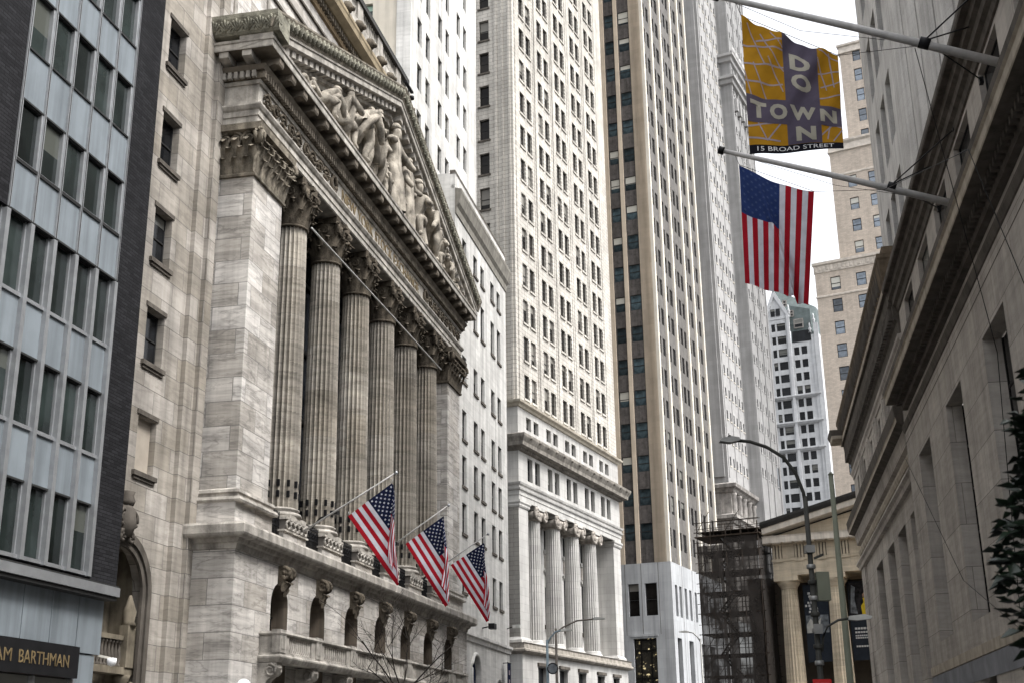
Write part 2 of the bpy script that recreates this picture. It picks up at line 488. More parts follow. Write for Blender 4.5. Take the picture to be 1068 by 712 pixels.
def windows(root, specs, pane, frame=None, fw=.06, rail=.5, mull=0, limit=100):
    """specs: (xc, y, z, w, h, rotz): nearest `limit` in view become parts with a pane each, the rest one stuff part"""
    frame = frame or FRAME_DK
    mw = Matrix.Translation(root.location) @ Matrix.Rotation(root.rotation_euler.z, 4, 'Z')
    def keyf(sp):
        p = mw @ Vector((sp[0], sp[1], sp[2])); return (not in_frame(p), (p - EYE).length)
    specs = sorted(specs, key=keyf)
    used = root.get('_w', 0)
    lim = max(0, limit - used)
    root['_w'] = used + min(lim, len(specs))
    for sp in specs[:lim]:
        x, y, z, w, h, rz = sp[:6]; pn = sp[6] if len(sp) > 6 else pane
        fm, gm, _, _ = win_meshes(w, h, pn, frame, fw, rail, mull)
        o = link_mesh('window', fm, root, (x, y, z), rz)
        link_mesh('pane', gm, o)
    rest = specs[lim:]
    if rest:
        b = MB()
        for sp in rest:
            x, y, z, w, h, rz = sp[:6]; pn = sp[6] if len(sp) > 6 else pane
            _, _, fb, gb = win_meshes(w, h, pn, frame, fw, rail, mull)
            T = Matrix.Translation((x, y, z)) @ Matrix.Rotation(rz, 4, 'Z')
            for q in (fb, gb):
                b.x = T
                b.add(q.v, q.f, q.mats[0])
        b.build('far_windows', root, kind='stuff')

def rotx(a, cx, cy):   # azimuth to local frame
    return PI / 2 - R(a)
# ------------------------------------------------------------------ setting: ground
def structure(o): o['kind'] = 'structure'; return o
mm = MB(); mm.quad((-400, -80, 0), (500, -80, 0), (500, 900, 0), (-400, 900, 0), plain('asphalt', (.05, .05, .052), .9, .3, .8, bump=.2))
structure(mm.build('street'))
A_L = 11.85
OL = Vector((-10.6355, 49.0, 0)); RZL = PI / 2 - R(A_L)
def sidewalk(name, x0, x1, y0, y1, loc, rz):
    m = MB(); m.box(x0, x1, y0, y1, -.05, .14, plain(name + '_stone', (.24, .235, .225), .9, .25, 1.2))
    m.box(x0, x1, y0 - .18, y0 - .003, -.05, .145, plain(name + '_kerb', (.30, .30, .29), .85, .2, 2))
    o = m.build(name); o.location = loc; o.rotation_euler = (0, 0, rz); return structure(o)
sidewalk('sidewalk', -60, 56, -5, 6, OL, RZL)
A_R = 10.3
OR = Vector((9.0 / math.cos(R(A_R)), 0, 0)); RZR = -PI / 2 - R(A_R)
sidewalk('sidewalk', -104, 30, -4.5, 6, OR, RZR)

# ------------------------------------------------------------------ classical pieces
def leaf(b, base, out, w, h, curl, mat):
    """acanthus leaf: base point, outward horizontal dir, width, height"""
    base = Vector(base); out = Vector(out).normalized(); side = Vector((-out.y, out.x, 0))
    vs = []; n = 5
    for i in range(n + 1):
        t = i / n
        z = h * (t if t < .8 else .8 - (t - .8) * .55 + .0)
        o = .04 + curl * t ** 2.2
        ww = w * (.62 + .5 * math.sin(PI * min(1, t * 1.05)) - .45 * t * t)
        for k, sx in enumerate((-1, -.45, 0, .45, 1)):
            rid = .05 * (1 - abs(sx)) + (.06 if k in (1, 3) and i % 2 else 0)
            p = base + side * (sx * ww / 2 * (1 - .12 * (i % 2))) + out * (o + rid) + Vector((0, 0, z))
            vs.append(tuple(p))
    fs = [(i * 5 + k, i * 5 + k + 1, (i + 1) * 5 + k + 1, (i + 1) * 5 + k) for i in range(n) for k in range(4)]
    b.add(vs, fs, mat, True)
def volute(b, c, out, r, mat, w=.16):
    c = Vector(c); out = Vector(out).normalized(); pts = []
    for i in range(19):
        a = PI * .6 - i / 18 * 2 * PI * 1.45; rr = r * (1 - .72 * i / 18)
        pts.append(tuple(c + out * (rr * math.cos(a)) + Vector((0, 0, rr * math.sin(a)))))
    b.tube(pts, w, mat, 5, True, w * .75)
def corinthian(b, cx, cy, z0, z1, r, mat):
    h = z1 - z0
    b.lathe([(r * 1.05, z0), (r * 1.12, z0 + .06), (r * 1.05, z0 + .12), (r * .95, z0 + .14), (r * .98, z0 + h * .6), (r * 1.25, z0 + h * .86)], cx, cy, mat, 20)
    for row, (hh, cu, n, ph, ww) in enumerate(((.36, .5, 8, 0, .7), (.62, .68, 8, .5, .7), (.84, .62, 8, 0, .42))):
        for k in range(n):
            a = 2 * PI * (k + ph) / n; d = (math.cos(a), math.sin(a), 0)
            leaf(b, (cx + d[0] * r * .95, cy + d[1] * r * .95, z0 + .12), d, ww * r, h * hh, cu * r * 1.25, mat)
            b.lathe([(.01, -.09 * r + z0 + h * hh * .72), (.11 * r, z0 + h * hh * .76), (.01, z0 + h * hh * .85)], cx + d[0] * r * (1.0 + cu * .9), cy + d[1] * r * (1.0 + cu * .9), mat, 6)
    for k in range(4):
        a = PI / 4 + k * PI / 2; d = (math.cos(a), math.sin(a), 0)
        volute(b, (cx + d[0] * r * 1.42, cy + d[1] * r * 1.42, z0 + h * .74), d, h * .14, mat, .11 * r + .03)
        leaf(b, (cx + d[0] * r * 1.0, cy + d[1] * r * 1.0, z0 + h * .42), d, .4 * r, h * .4, .55 * r, mat)
        a2 = k * PI / 2; d2 = Vector((math.cos(a2), math.sin(a2), 0)); sd_ = Vector((-d2.y, d2.x, 0))
        for q in (-1, 1):
            c = Vector((cx, cy, z0 + h * .74)) + d2 * r * 1.08 + sd_ * q * .22 * r
            volute(b, c, sd_ * q, h * .09, mat, .07 * r + .02)
        b.lathe([(.02, -.12), (.13, -.05), (.15, .03), (.02, .1)], 0, 0, mat, 8) if False else None
        c = Vector((cx, cy, z0 + h * .9)) + d2 * r * 1.3
        b.box(c.x - .12, c.x + .12, c.y - .12, c.y + .12, c.z - .12, c.z + .1, mat)
    pts = []
    R_ = r * 1.72
    for k in range(4):
        a = PI / 4 + k * PI / 2
        for i in range(7):
            t = i / 6; a0, a1 = a, a + PI / 2
            p0 = Vector((math.cos(a0), math.sin(a0))) * R_; p1 = Vector((math.cos(a1), math.sin(a1))) * R_
            p = p0.lerp(p1, .05 + .9 * t) * (1 - .16 * math.sin(PI * t)); pts.append((cx + p.x, cy + p.y))
    n = len(pts)
    vs = [(x, y, z0 + h * .86) for x, y in pts] + [(x * 1.0 + (x - cx) * .05, y + (y - cy) * .05, z1 - .005) for x, y in pts]
    b.add(vs, [tuple(range(n))[::-1], tuple(range(n, 2 * n))] + [(i, (i + 1) % n, n + (i + 1) % n, n + i) for i in range(n)], mat)
def pier_capital(b, x0, x1, y0, y1, z0, z1, mat):
    h = z1 - z0; b.box(x0, x1, y0, y1, z0, z1 - .01, mat)
    b.sweep([(x0, y1), (x0, y0), (x1, y0), (x1, y1)], [(0, z0 - .02), (.12, z0), (.14, z0 + .1), (.05, z0 + .18), (0, z0 + .2)], mat)
    b.sweep([(x0, y1), (x0, y0), (x1, y0), (x1, y1)], [(0, z1 - .45), (.42, z1 - .36), (.45, z1 - .06), (0, z1 - .03)], mat)
    for side in (0, 1):
        L = (x1 - x0) if side == 0 else (y1 - y0)
        n = max(2, round(L / .62))
        for hh, cu, ph, z in ((.36, .40, .5, 0), (.6, .55, 0, 0), (.82, .5, .5, 0)):
            for k in range(n + (0 if ph else 1)):
                t = (k + ph) / n
                if side == 0: leaf(b, (x0 + L * t, y0, z0 + .15), (0, -1, 0), .58, h * hh, cu, mat)
                else: leaf(b, (x0, y0 + L * t, z0 + .15), (-1, 0, 0), .58, h * hh, cu, mat)
        for k in range(max(1, n // 2) + 1):
            t = k / max(1, n // 2)
            for q in (-1, 1):
                if side == 0: volute(b, (x0 + L * t + q * .25, y0 - .2, z0 + h * .72), (q, 0, 0), h * .13, mat, .08)
                else: volute(b, (x0 - .2, y0 + L * t + q * .25, z0 + h * .72), (0, q, 0), h * .13, mat, .08)
    volute(b, (x0 - .22, y0 - .22, z0 + h * .72), (-1, -1, 0), h * .16, mat, .12)
    volute(b, (x1 + .22, y0 - .22, z0 + h * .72), (1, -1, 0), h * .16, mat, .12)
def balusters(b, x0, x1, y, z0, z1, mat, n, r=.09):
    h = z1 - z0
    for k in range(n):
        x = x0 + (x1 - x0) * (k + .5) / n
        b.lathe([(r * .9, z0), (r * .9, z0 + h * .08), (r * .5, z0 + h * .14), (r, z0 + h * .36), (r * .55, z0 + h * .7), (r * .5, z0 + h * .86), (r * .9, z0 + h * .9), (r * .9, z1)], x, y, mat, 8)
def scroll_relief(b, x0, x1, y, z0, z1, mat, seed=1, pitch=1.1, onx=True):
    rnd = random.Random(seed); n = max(1, int(abs(x1 - x0) / pitch)); h = (z1 - z0)
    for k in range(n):
        cx = x0 + (x1 - x0) * (k + .5) / n; s = 1 if k % 2 else -1; pts = []
        for i in range(16):
            a = i / 15 * 2 * PI * 1.3; rr = h * .44 * (1 - .75 * i / 15)
            u = cx + rr * math.cos(a) * s; z = (z0 + z1) / 2 + rr * math.sin(a)
            pts.append((u, y - .06, z) if onx else (y - .06, u, z))
        b.tube(pts, .075, mat, 5)
        for j in range(5):
            a = rnd.random() * 6.28; rr = h * (.2 + .26 * rnd.random())
            u = cx + rr * math.cos(a) * 1.3; z = (z0 + z1) / 2 + rr * math.sin(a); q = .07 + rnd.random() * .08
            if onx: b.lathe([(.01, z - q), (q * .8, z - q * .4), (q, z), (q * .7, z + q * .5), (.01, z + q)], u, y - .04, mat, 6)
            else: b.lathe([(.01, z - q), (q * .8, z - q * .4), (q, z), (q * .7, z + q * .5), (.01, z + q)], y - .04, u, mat, 6)

# ------------------------------------------------------------------ carved figures (skinned bodies)
def skin_figure(name, parent, joints, edges, radii, mat, loc):
    me = bpy.data.meshes.new(name)
    keys = list(joints)
    me.from_pydata([joints[k] for k in keys], [(keys.index(a), keys.index(b)) for a, b in edges], [])
    o = bpy.data.objects.new(name, me); COL.objects.link(o)
    mod = o.modifiers.new('skin', 'SKIN'); mod.use_smooth_shade = True
    for i, k in enumerate(keys):
        sv = me.skin_vertices[0].data[i]; r = radii[k]; sv.radius = r if isinstance(r, tuple) else (r, r); sv.use_root = (k == 'pelvis')
    sub = o.modifiers.new('sub', 'SUBSURF'); sub.levels = 2; sub.render_levels = 2
    dg = bpy.context.evaluated_depsgraph_get(); ev = o.evaluated_get(dg)
    nm = bpy.data.meshes.new_from_object(ev)
    o.modifiers.clear(); o.data = nm; nm.materials.clear(); nm.materials.append(mat)
    o.parent = parent; o.location = loc
    return o
EDG = [('pelvis', 'belly'), ('belly', 'chest'), ('chest', 'neck'), ('neck', 'chin'), ('chin', 'crown'), ('chest', 'sl'), ('sl', 'el'), ('el', 'hl'), ('chest', 'sr'), ('sr', 'er'), ('er', 'hr'),
       ('pelvis', 'tl'), ('tl', 'kl'), ('kl', 'al'), ('al', 'fl'), ('pelvis', 'tr'), ('tr', 'kr'), ('kr', 'ar'), ('ar', 'fr')]
RAD = dict(pelvis=.088, belly=.078, chest=.098, neck=.036, chin=.052, crown=.056, sl=.056, el=.04, hl=.03, sr=.056, er=.04, hr=.03,
           tl=.072, kl=.05, al=.032, fl=.026, tr=.072, kr=.05, ar=.032, fr=.026)
POSES = dict(
 stand=dict(pelvis=(0, 0, .52), belly=(.01, 0, .61), chest=(.0, 0, .72), neck=(.0, -.01, .82), chin=(.0, -.03, .87), crown=(.0, -.01, .95), sl=(-.12, 0, .775), el=(-.19, -.04, .64), hl=(-.14, -.12, .52), sr=(.12, 0, .775), er=(.2, -.03, .65), hr=(.26, -.12, .58), tl=(-.06, 0, .47), kl=(-.09, -.05, .27), al=(-.08, .02, .06), fl=(-.1, -.07, .025), tr=(.06, 0, .47), kr=(.08, -.01, .27), ar=(.09, .02, .06), fr=(.12, -.07, .025)),
 open=dict(pelvis=(0, 0, .52), belly=(0, 0, .61), chest=(0, -.01, .72), neck=(0, -.02, .82), chin=(0, -.04, .87), crown=(0, -.02, .95), sl=(-.12, 0, .775), el=(-.25, -.07, .68), hl=(-.36, -.14, .62), sr=(.12, 0, .775), er=(.26, -.06, .69), hr=(.38, -.12, .62), tl=(-.06, 0, .47), kl=(-.08, -.03, .27), al=(-.08, .02, .06), fl=(-.09, -.07, .025), tr=(.06, 0, .47), kr=(.07, -.05, .27), ar=(.08, .02, .06), fr=(.1, -.07, .025)),
 bend=dict(pelvis=(-.08, 0, .47), belly=(.02, -.02, .55), chest=(.13, -.04, .62), neck=(.23, -.06, .65), chin=(.28, -.08, .655), crown=(.34, -.08, .69), sl=(.12, -.14, .63), el=(.2, -.16, .48), hl=(.3, -.14, .36), sr=(.18, .07, .62), er=(.28, .02, .47), hr=(.36, -.05, .4), tl=(-.1, -.07, .43), kl=(.02, -.12, .26), al=(-.08, -.08, .06), fl=(-.02, -.12, .025), tr=(-.08, .06, .43), kr=(-.12, .05, .24), ar=(-.24, .05, .06), fr=(-.2, .0, .025)),
 kneel=dict(pelvis=(0, 0, .3), belly=(.03, -.01, .39), chest=(.07, -.03, .5), neck=(.11, -.05, .6), chin=(.13, -.07, .645), crown=(.15, -.06, .73), sl=(.02, -.13, .55), el=(.12, -.2, .44), hl=(.23, -.19, .45), sr=(.15, .07, .55), er=(.26, .0, .45), hr=(.33, -.08, .5), tl=(.02, -.07, .26), kl=(.22, -.1, .26), al=(.2, -.1, .06), fl=(.27, -.12, .025), tr=(-.01, .06, .25), kr=(.06, .04, .06), ar=(-.14, .06, .04), fr=(-.2, .05, .03)),
 crouch=dict(pelvis=(-.1, 0, .2), belly=(-.02, -.02, .27), chest=(.08, -.05, .34), neck=(.17, -.07, .4), chin=(.21, -.09, .42), crown=(.25, -.09, .48), sl=(.07, -.14, .37), el=(.19, -.18, .26), hl=(.3, -.16, .14), sr=(.14, .05, .37), er=(.24, .0, .28), hr=(.33, -.05, .2), tl=(-.08, -.08, .19), kl=(.08, -.16, .24), al=(.02, -.13, .05), fl=(.09, -.15, .025), tr=(-.1, .06, .18), kr=(.02, .03, .05), ar=(-.18, .05, .04), fr=(-.25, .04, .03)),
 recline=dict(pelvis=(0, 0, .1), belly=(.07, -.01, .14), chest=(.17, -.03, .2), neck=(.25, -.04, .27), chin=(.27, -.06, .31), crown=(.3, -.06, .38), sl=(.13, -.12, .25), el=(.2, -.18, .12), hl=(.3, -.2, .06), sr=(.23, .06, .24), er=(.34, .02, .17), hr=(.42, -.06, .2), tl=(-.04, -.06, .1), kl=(-.2, -.1, .2), al=(-.36, -.08, .06), fl=(-.42, -.1, .03), tr=(-.04, .06, .08), kr=(-.24, .02, .07), ar=(-.42, .02, .04), fr=(-.49, .0, .03)))
def figure(parent, pose, x, y, z, H, s, mat, robe=0, label=None):
    J = {k: (v[0] * H * s, v[1] * H, v[2] * H) for k, v in POSES[pose].items()}
    Rr = {k: v * H for k, v in RAD.items()}
    E2 = []
    for a, c in EDG:
        nm_ = {('tl', 'kl'): .074, ('tr', 'kr'): .074, ('kl', 'al'): .052, ('kr', 'ar'): .052, ('sl', 'el'): .05, ('sr', 'er'): .05, ('el', 'hl'): .043, ('er', 'hr'): .043}.get((a, c))
        if nm_ is None: E2.append((a, c)); continue
        k_ = a + c; f_ = .42 if a[0] in 'ts' else .3
        J[k_] = tuple(J[a][i] * (1 - f_) + J[c][i] * f_ + (0, -.008 * H if a[0] == 't' else .01 * H, 0)[i] for i in range(3)); Rr[k_] = nm_ * H
        E2 += [(a, k_), (k_, c)]
    o = skin_figure('carved_figure', parent, J, E2, Rr, mat, (x, y, z))
    if label: o['label'] = label
    # face, hair and drapery are cut into the same block of stone
    b = MB()
    cx, cy, cz = [(J['chin'][i] + J['crown'][i]) / 2 for i in range(3)]
    q = H * .058
    b.lathe([(.02 * H, cz + q * .2), (q * 1.02, cz + q * .35), (q * 1.05, cz + q * .8), (q * .7, cz + q * 1.35), (.01, cz + q * 1.55)], cx, cy + q * .25, mat, 12)
    b.build('hair', o); b = MB()
    if robe:
        top = J['belly'][2] + .02 * H; px, py = J['pelvis'][0], J['pelvis'][1]; n = 40
        vs = []; fs = []; lev = 9
        for j in range(lev):
            t = j / (lev - 1); zz = top * (1 - t) + .01
            rr = H * (.085 + (.075 if robe == 1 else .05) * t ** .8)
            for i in range(n):
                a = 2 * PI * i / n
                fold = 1 + (.13 * t + .02) * math.sin(a * 9 + 2.2 * t + x) + .06 * t * math.sin(a * 5 + x * 3)
                vs.append((px + rr * fold * math.cos(a), py + rr * fold * .75 * math.sin(a), zz))
        for j in range(lev - 1):
            for i in range(n): fs.append((j * n + i, j * n + (i + 1) % n, (j + 1) * n + (i + 1) % n, (j + 1) * n + i))
        b.add(vs, fs, mat, True)
    else:
        kx = [(J['pelvis'][i] + 0) for i in range(3)]
        pts = [(J['sl'][0], J['sl'][1] + .03 * H, J['sl'][2]), (J['chest'][0], J['chest'][1] - .1 * H, J['chest'][2] - .02 * H), (J['pelvis'][0] + .04 * H * s, J['pelvis'][1] - .1 * H, J['pelvis'][2]), (J['kr'][0], J['kr'][1] - .05 * H, J['kr'][2] - .02 * H)]
        b.tube(pts, .035 * H, mat, 6, True, .06 * H)
    d = b.build('drapery', o)
    return o

# ================================================================== STOCK EXCHANGE
nyse = thing('temple_front_exchange', 'marble exchange with six giant Corinthian columns under a sculpted pediment', 'building', OL, RZL)
PX0, PX1 = .6, 38.4
wcs = [5.4, 10.0, 14.75, 19.45, 24.1, 28.8, 33.5]
b = MB()
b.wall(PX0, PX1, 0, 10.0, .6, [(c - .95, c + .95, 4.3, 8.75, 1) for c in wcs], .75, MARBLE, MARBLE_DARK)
b.quad((PX0, .6, 0), (PX0, .6, 10), (PX0, 3.4, 10), (PX0, 3.4, 0), MARBLE); b.quad((PX1, .6, 0), (PX1, 3.4, 0), (PX1, 3.4, 10), (PX1, .6, 10), MARBLE)
b.build('podium_wall', nyse)
for c in wcs:
    w = MB(); w.box(c - 1.0, c + 1.0, 1.36, 1.42, 4.3, 8.8, BRONZE)
    for k in (-.55, 0, .55): w.box(c + k - .035, c + k + .035, 1.3, 1.36, 4.3, 8.6, BRONZE)
    w.box(c - .95, c + .95, 1.29, 1.355, 7.35, 7.45, BRONZE)
    o = w.build('window', nyse)
    g = MB(); g.box(c - .93, c + .93, 1.335, 1.355, 4.32, 8.7, GLASS); g.build('pane', o)
    k = MB(); rr = random.Random(int(c * 10))
    k.prismx([(.62, 8.62), (.62, 9.45), (.25, 9.45), (.1, 9.2), (.12, 8.95), (.3, 8.8), (.42, 8.6)], c - .3, c + .3, CARVED_DARK)
    for q in (-1, 1):
        volute(k, (c + q * .28, .3, 9.12), (0, -1, 0), .26, CARVED_DARK, .1)
        leaf(k, (c + q * .22, .4, 8.35), (q * .3, -1, 0), .4, .55, .2, CARVED_DARK)
    leaf(k, (c, .42, 8.15), (0, -1, 0), .5, .75, .3, CARVED_DARK)
    for j in range(9):
        a = rr.random() * 6.28; u = c + .34 * math.cos(a); z = 9.05 + .36 * math.sin(a)
        k.lathe([(.01, z - .1), (.1, z), (.01, z + .1)], u, .26 + rr.random() * .1, CARVED_DARK, 6)
    k.build('keystone', nyse)
b = MB()
b.sweep([(PX0, 3.2), (PX0, .6), (PX1, .6), (PX1, 3.2)], [(-.05, 9.5), (.06, 9.55), (.1, 9.75), (.2, 9.8), (.26, 9.94), (.5, 9.96), (.56, 10.02), (.6, 10.1), (.6, 10.42), (.54, 10.52), (-.05, 10.56)], MARBLE_CARVED)
b.box(PX0 + .04, PX1 - .04, .64, 4.0, 10.4, 10.55, MARBLE_CARVED)
b.build('ledge', nyse)
# balcony
b = MB(); bx0, bx1, byf, byb = 3.4, 35.0, -.3, .6
b.sweep([(bx0, byb), (bx0, byf + .0), (bx1, byf), (bx1, byb)], [(-.3, 5.3), (.0, 5.32), (.06, 5.42), (.1, 5.5), (.1, 5.56), (.02, 5.62), (0, 5.7), (-.3, 5.7)], MARBLE_CARVED)
b.box(bx0 + .05, bx1 - .05, byf + .05, byb - .004, 5.36, 5.6, MARBLE_CARVED)
b.build('balcony_floor', nyse)
b = MB(); b.sweep([(bx0, byb), (bx0, byf), (bx1, byf), (bx1, byb)], [(-.26, 6.4), (.03, 6.41), (.07, 6.47), (.04, 6.56), (-.26, 6.56)], MARBLE_CARVED)
pcs = [3.7, 7.9, 12.5, 17.2, 21.9, 26.5, 31.2, 34.7]
for c in pcs:
    b.box(c - .34, c + .34, byf - .035, byf + .3, 5.7, 6.405, MARBLE_CARVED); b.box(c - .36, c + .36, byf - .05, byf + .32, 6.41, 6.62, MARBLE_CARVED); b.box(c - .2, c + .2, byf - .055, byf - .03, 5.85, 6.25, MARBLE_CARVED)
for a, c in zip(pcs, pcs[1:]):
    b.box(a + .34, a + .8, byf + .02, byf + .24, 5.7, 6.4, MARBLE_CARVED); b.box(c - .8, c - .34, byf + .02, byf + .24, 5.7, 6.4, MARBLE_CARVED)
    balusters(b, a + .8, c - .8, byf + .12, 5.7, 6.4, MARBLE_CARVED, 11)
b.box(bx0 + .04, bx0 + .22, byf + .3, byb, 5.7, 6.4, MARBLE_CARVED)
b.build('balcony_balustrade', nyse)
for c in pcs:
    k = MB(); pts = [(.6, 5.3), (.6, 3.7), (.45, 3.8), (.38, 4.1), (.2, 4.6), (-.1, 4.85), (-.22, 5.1), (-.2, 5.3)]
    k.prismx(pts, c - .3, c + .3, MARBLE_CARVED)
    for q in (-.31, .31): volute(k, (c + q, .05, 5.0), (0, -1, 0), .26, MARBLE_CARVED, .06)
    k.build('console', nyse)
# piers
for sx, a, c in ((-1, 1.0, 4.3), (1, 34.3, 37.6)):
    b = MB()
    xo0, xo1 = (a - .3, c + .25) if sx < 0 else (a - .25, c + .3)
    b.box(xo0, xo1, .75, 3.2, 10.55, 11.5, MARBLE)
    b.sweep([(a, 3.2), (a, .9), (c, .9), (c, 3.2)], [(-.02, 11.45), (.34, 11.46), (.38, 11.55), (.34, 11.66), (.2, 11.7), (.2, 11.8), (.26, 11.86), (.24, 11.98), (.05, 12.06), (-.02, 12.08)], MARBLE_CARVED)
    o = b.build('pier', nyse)
    s_ = MB(); s_.box(a, c, .9, 3.2, 11.9, 26.05, MARBLE); s_.build('shaft', o)
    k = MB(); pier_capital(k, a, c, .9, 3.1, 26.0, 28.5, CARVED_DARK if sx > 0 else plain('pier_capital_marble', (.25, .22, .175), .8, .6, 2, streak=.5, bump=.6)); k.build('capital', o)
# columns
ccs = [7.4, 12.25, 17.1, 21.85, 26.6, 31.3]
CY = 1.65
def make_column(c):
    root = MB(); root.box(c - 1.0, c + 1.0, CY - .95, CY + .95, 11.7, 11.92, MARBLE_CARVED)
    root.lathe([(1.0, 11.92), (1.06, 12.0), (1.0, 12.1), (.88, 12.13), (.86, 12.2), (.93, 12.25), (.93, 12.3), (.82, 12.36)], c, CY, MARBLE_CARVED, 32)
    o = root.build('column', nyse)
    s_ = MB(); prof = []
    for i in range(9):
        t = i / 8; prof.append((.86 - .12 * t ** 1.7, 12.34 + (26.1 - 12.34) * t))
    s_.flute(prof, c, CY, MARBLE_COL, 22, 4, .17)
    for zz in (12.95, 13.45):
        for k in range(11):
            a = 2 * PI * k / 11; d = Vector((math.cos(a), math.sin(a), 0)); p = Vector((c, CY, zz)) + d * .83
            s_.bar(p + Vector((0, 0, -.15)), p + Vector((0, 0, .15)), .13, IRON, .1)
    s_.build('shaft', o)
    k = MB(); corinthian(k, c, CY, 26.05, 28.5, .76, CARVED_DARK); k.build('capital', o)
for c in ccs: make_column(c)
CBG = plain('carved_band_ground', (.12, .11, .10), .9)
for c in ccs:
    b = MB(); cc = c - .3
    if c in ccs:
        b.box(cc - 1.35, cc + 1.35, .7, 2.8, 10.55, 11.08, MARBLE); b.box(cc - 1.45, cc + 1.45, .62, 2.85, 11.08, 11.16, MARBLE_CARVED)
    b.box(cc - 1.25, cc + 1.25, .68, 2.6, 11.16, 11.66, CBG)
    b.box(cc - 1.32, cc + 1.32, .6, 2.7, 11.62, 11.72, MARBLE_CARVED)
    for k in range(5):
        x = cc - 1.0 + k * .5; pts = [(x + .2 * math.cos(a), .64, 11.39 + .2 * math.sin(a)) for a in [2 * PI * i / 12 for i in range(13)]]
        b.tube(pts, .055, MARBLE_CARVED, 5)
        b.bar((x + .2, .64, 11.2), (x + .3, .64, 11.6), .06, MARBLE_CARVED)
    b.build('pedestal', nyse)
b0 = [4.6] + [c + 1.05 for c in ccs]; b1 = [c - 1.65 for c in ccs] + [34.0]
for a, c in zip(b0, b1):
    r = MB(); yy = .95
    for z in (10.7, 11.3, 11.8): r.box(a, c, yy - .03, yy + .03, z - .03, z + .03, IRON)
    n = max(3, int((c - a) / .16))
    for k in range(n + 1):
        x = a + (c - a) * k / n; r.bar((x, yy, 10.55), (x, yy, 11.95), .04, IRON)
    for k in range(n // 2):
        x = a + (c - a) * (k * 2 + 1) / n; r.tube([(x + .11 * math.cos(t), yy, 11.55 + .11 * math.sin(t)) for t in [2 * PI * i / 8 for i in range(9)]], .03, IRON, 4)
    r.build('railing', nyse)
# floodlights on thin arms
for c in (9.9, 19.5, 29.0):
    r = MB(); r.tube([(c, 1.0, 11.9), (c, .6, 12.35), (c, .0, 12.55)], .045, IRON, 5); r.box(c - .16, c + .16, -.3, .06, 12.5, 12.66, IRON)
    r.build('floodlight', nyse)
# glass wall behind the columns
b = MB(); b.box(4.0, 34.6, 3.3, 3.4, 10.55, 28.5, GLASS)
for k in range(19): b.box(4.3 + k * 1.68 - .06, 4.3 + k * 1.68 + .06, 3.1, 3.3, 10.55, 28.45, BRONZE)
for z in (14.5, 18.2, 21.9, 25.6): b.box(4.0, 34.6, 3.15, 3.3, z - .12, z + .12, BRONZE)
b.build('curtain_wall', nyse)
# entablature
e0, e1, ey = .78, 37.22, .78
EP = [(e0, 3.2), (e0, ey), (e1, ey), (e1, 3.2)]
b = MB(); b.box(e0, e1, ey, 3.6, 28.5, 32.3, MARBLE_CARVED)
b.sweep(EP, [(-.02, 28.52), (.04, 28.55), (.04, 28.82), (.09, 28.85), (.09, 29.12), (.16, 29.18), (.24, 29.32), (.24, 29.4), (-.02, 29.44)], MARBLE_CARVED)
en = b.build('entablature', nyse)
b = MB(); scroll_relief(b, 1.2, 9.9, ey, 29.5, 30.4, CARVED_DARK, 3, .95); scroll_relief(b, 28.6, 37.0, ey, 29.5, 30.4, CARVED_DARK, 4, .95)
for c in (10.5, 28.0):
    b.tube([(c + .36 * math.cos(t), ey - .06, 29.95 + .42 * math.sin(t)) for t in [2 * PI * i / 14 for i in range(15)]], .12, CARVED_DARK, 6)
pieces(b, 'frieze_carving', en)
b = MB()
b.sweep(EP, [(-.02, 30.42), (.08, 30.45), (.12, 30.55), (.12, 30.62), (-.02, 30.63)], MARBLE_CARVED)
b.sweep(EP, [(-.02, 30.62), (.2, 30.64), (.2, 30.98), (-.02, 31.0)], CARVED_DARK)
b.sweep(EP, [(-.02, 30.99), (.34, 31.0), (.4, 31.1), (.46, 31.2), (-.02, 31.22)], SOOT_SHADE)
x = e0 - .18
while x < e1 + .2:
    b.box(x, x + .17, ey - .36, ey - .19, 30.66, 30.985, SOOT_SHADE); x += .29
y = ey + .05
while y < 2.7:
    b.box(e0 - .36, e0 - .19, y, y + .17, 30.66, 30.985, MARBLE_CARVED); y += .29
b.build('dentil_course', nyse)
b = MB()
def modillion(b, x, y0, y1, z0, z1, w, sh=0.):
    pr = [(y1, z1), (y1, z0 - .02), (y1 - .1, z0 - .05), (y0 + .25, z0 + .12), (y0 + .05, z0 + .06), (y0, z0 + .16), (y0, z1)]
    n0 = len(b.v); b.prismx(pr, x - w / 2, x + w / 2, SOOT_SHADE)
    if sh:
        for i in range(n0, len(b.v)):
            v = b.v[i]; b.v[i] = (v[0], v[1], v[2] + (v[0] - x) * sh)
n = 25
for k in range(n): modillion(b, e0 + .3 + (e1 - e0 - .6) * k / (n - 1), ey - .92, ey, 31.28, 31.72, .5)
for k in range(2):
    y = 1.05 + k * 1.1
    b.prism([(e0, 31.72), (e0, 31.24), (e0 - .6, 31.36), (e0 - .9, 31.44), (e0 - .92, 31.72)], y - .22, y + .22, MARBLE_CARVED)
pieces(b, 'modillion', nyse)
b = MB()
b.sweep(EP, [(-.02, 31.7), (.98, 31.71), (1.0, 31.76), (1.0, 32.02), (1.05, 32.05), (1.07, 32.16), (-.02, 32.24)], MARBLE_CARVED, [SOOT_SHADE] + [MARBLE_CARVED] * 6)
b.build('corona', nyse)
SLOPE = .352; XA = 19.0
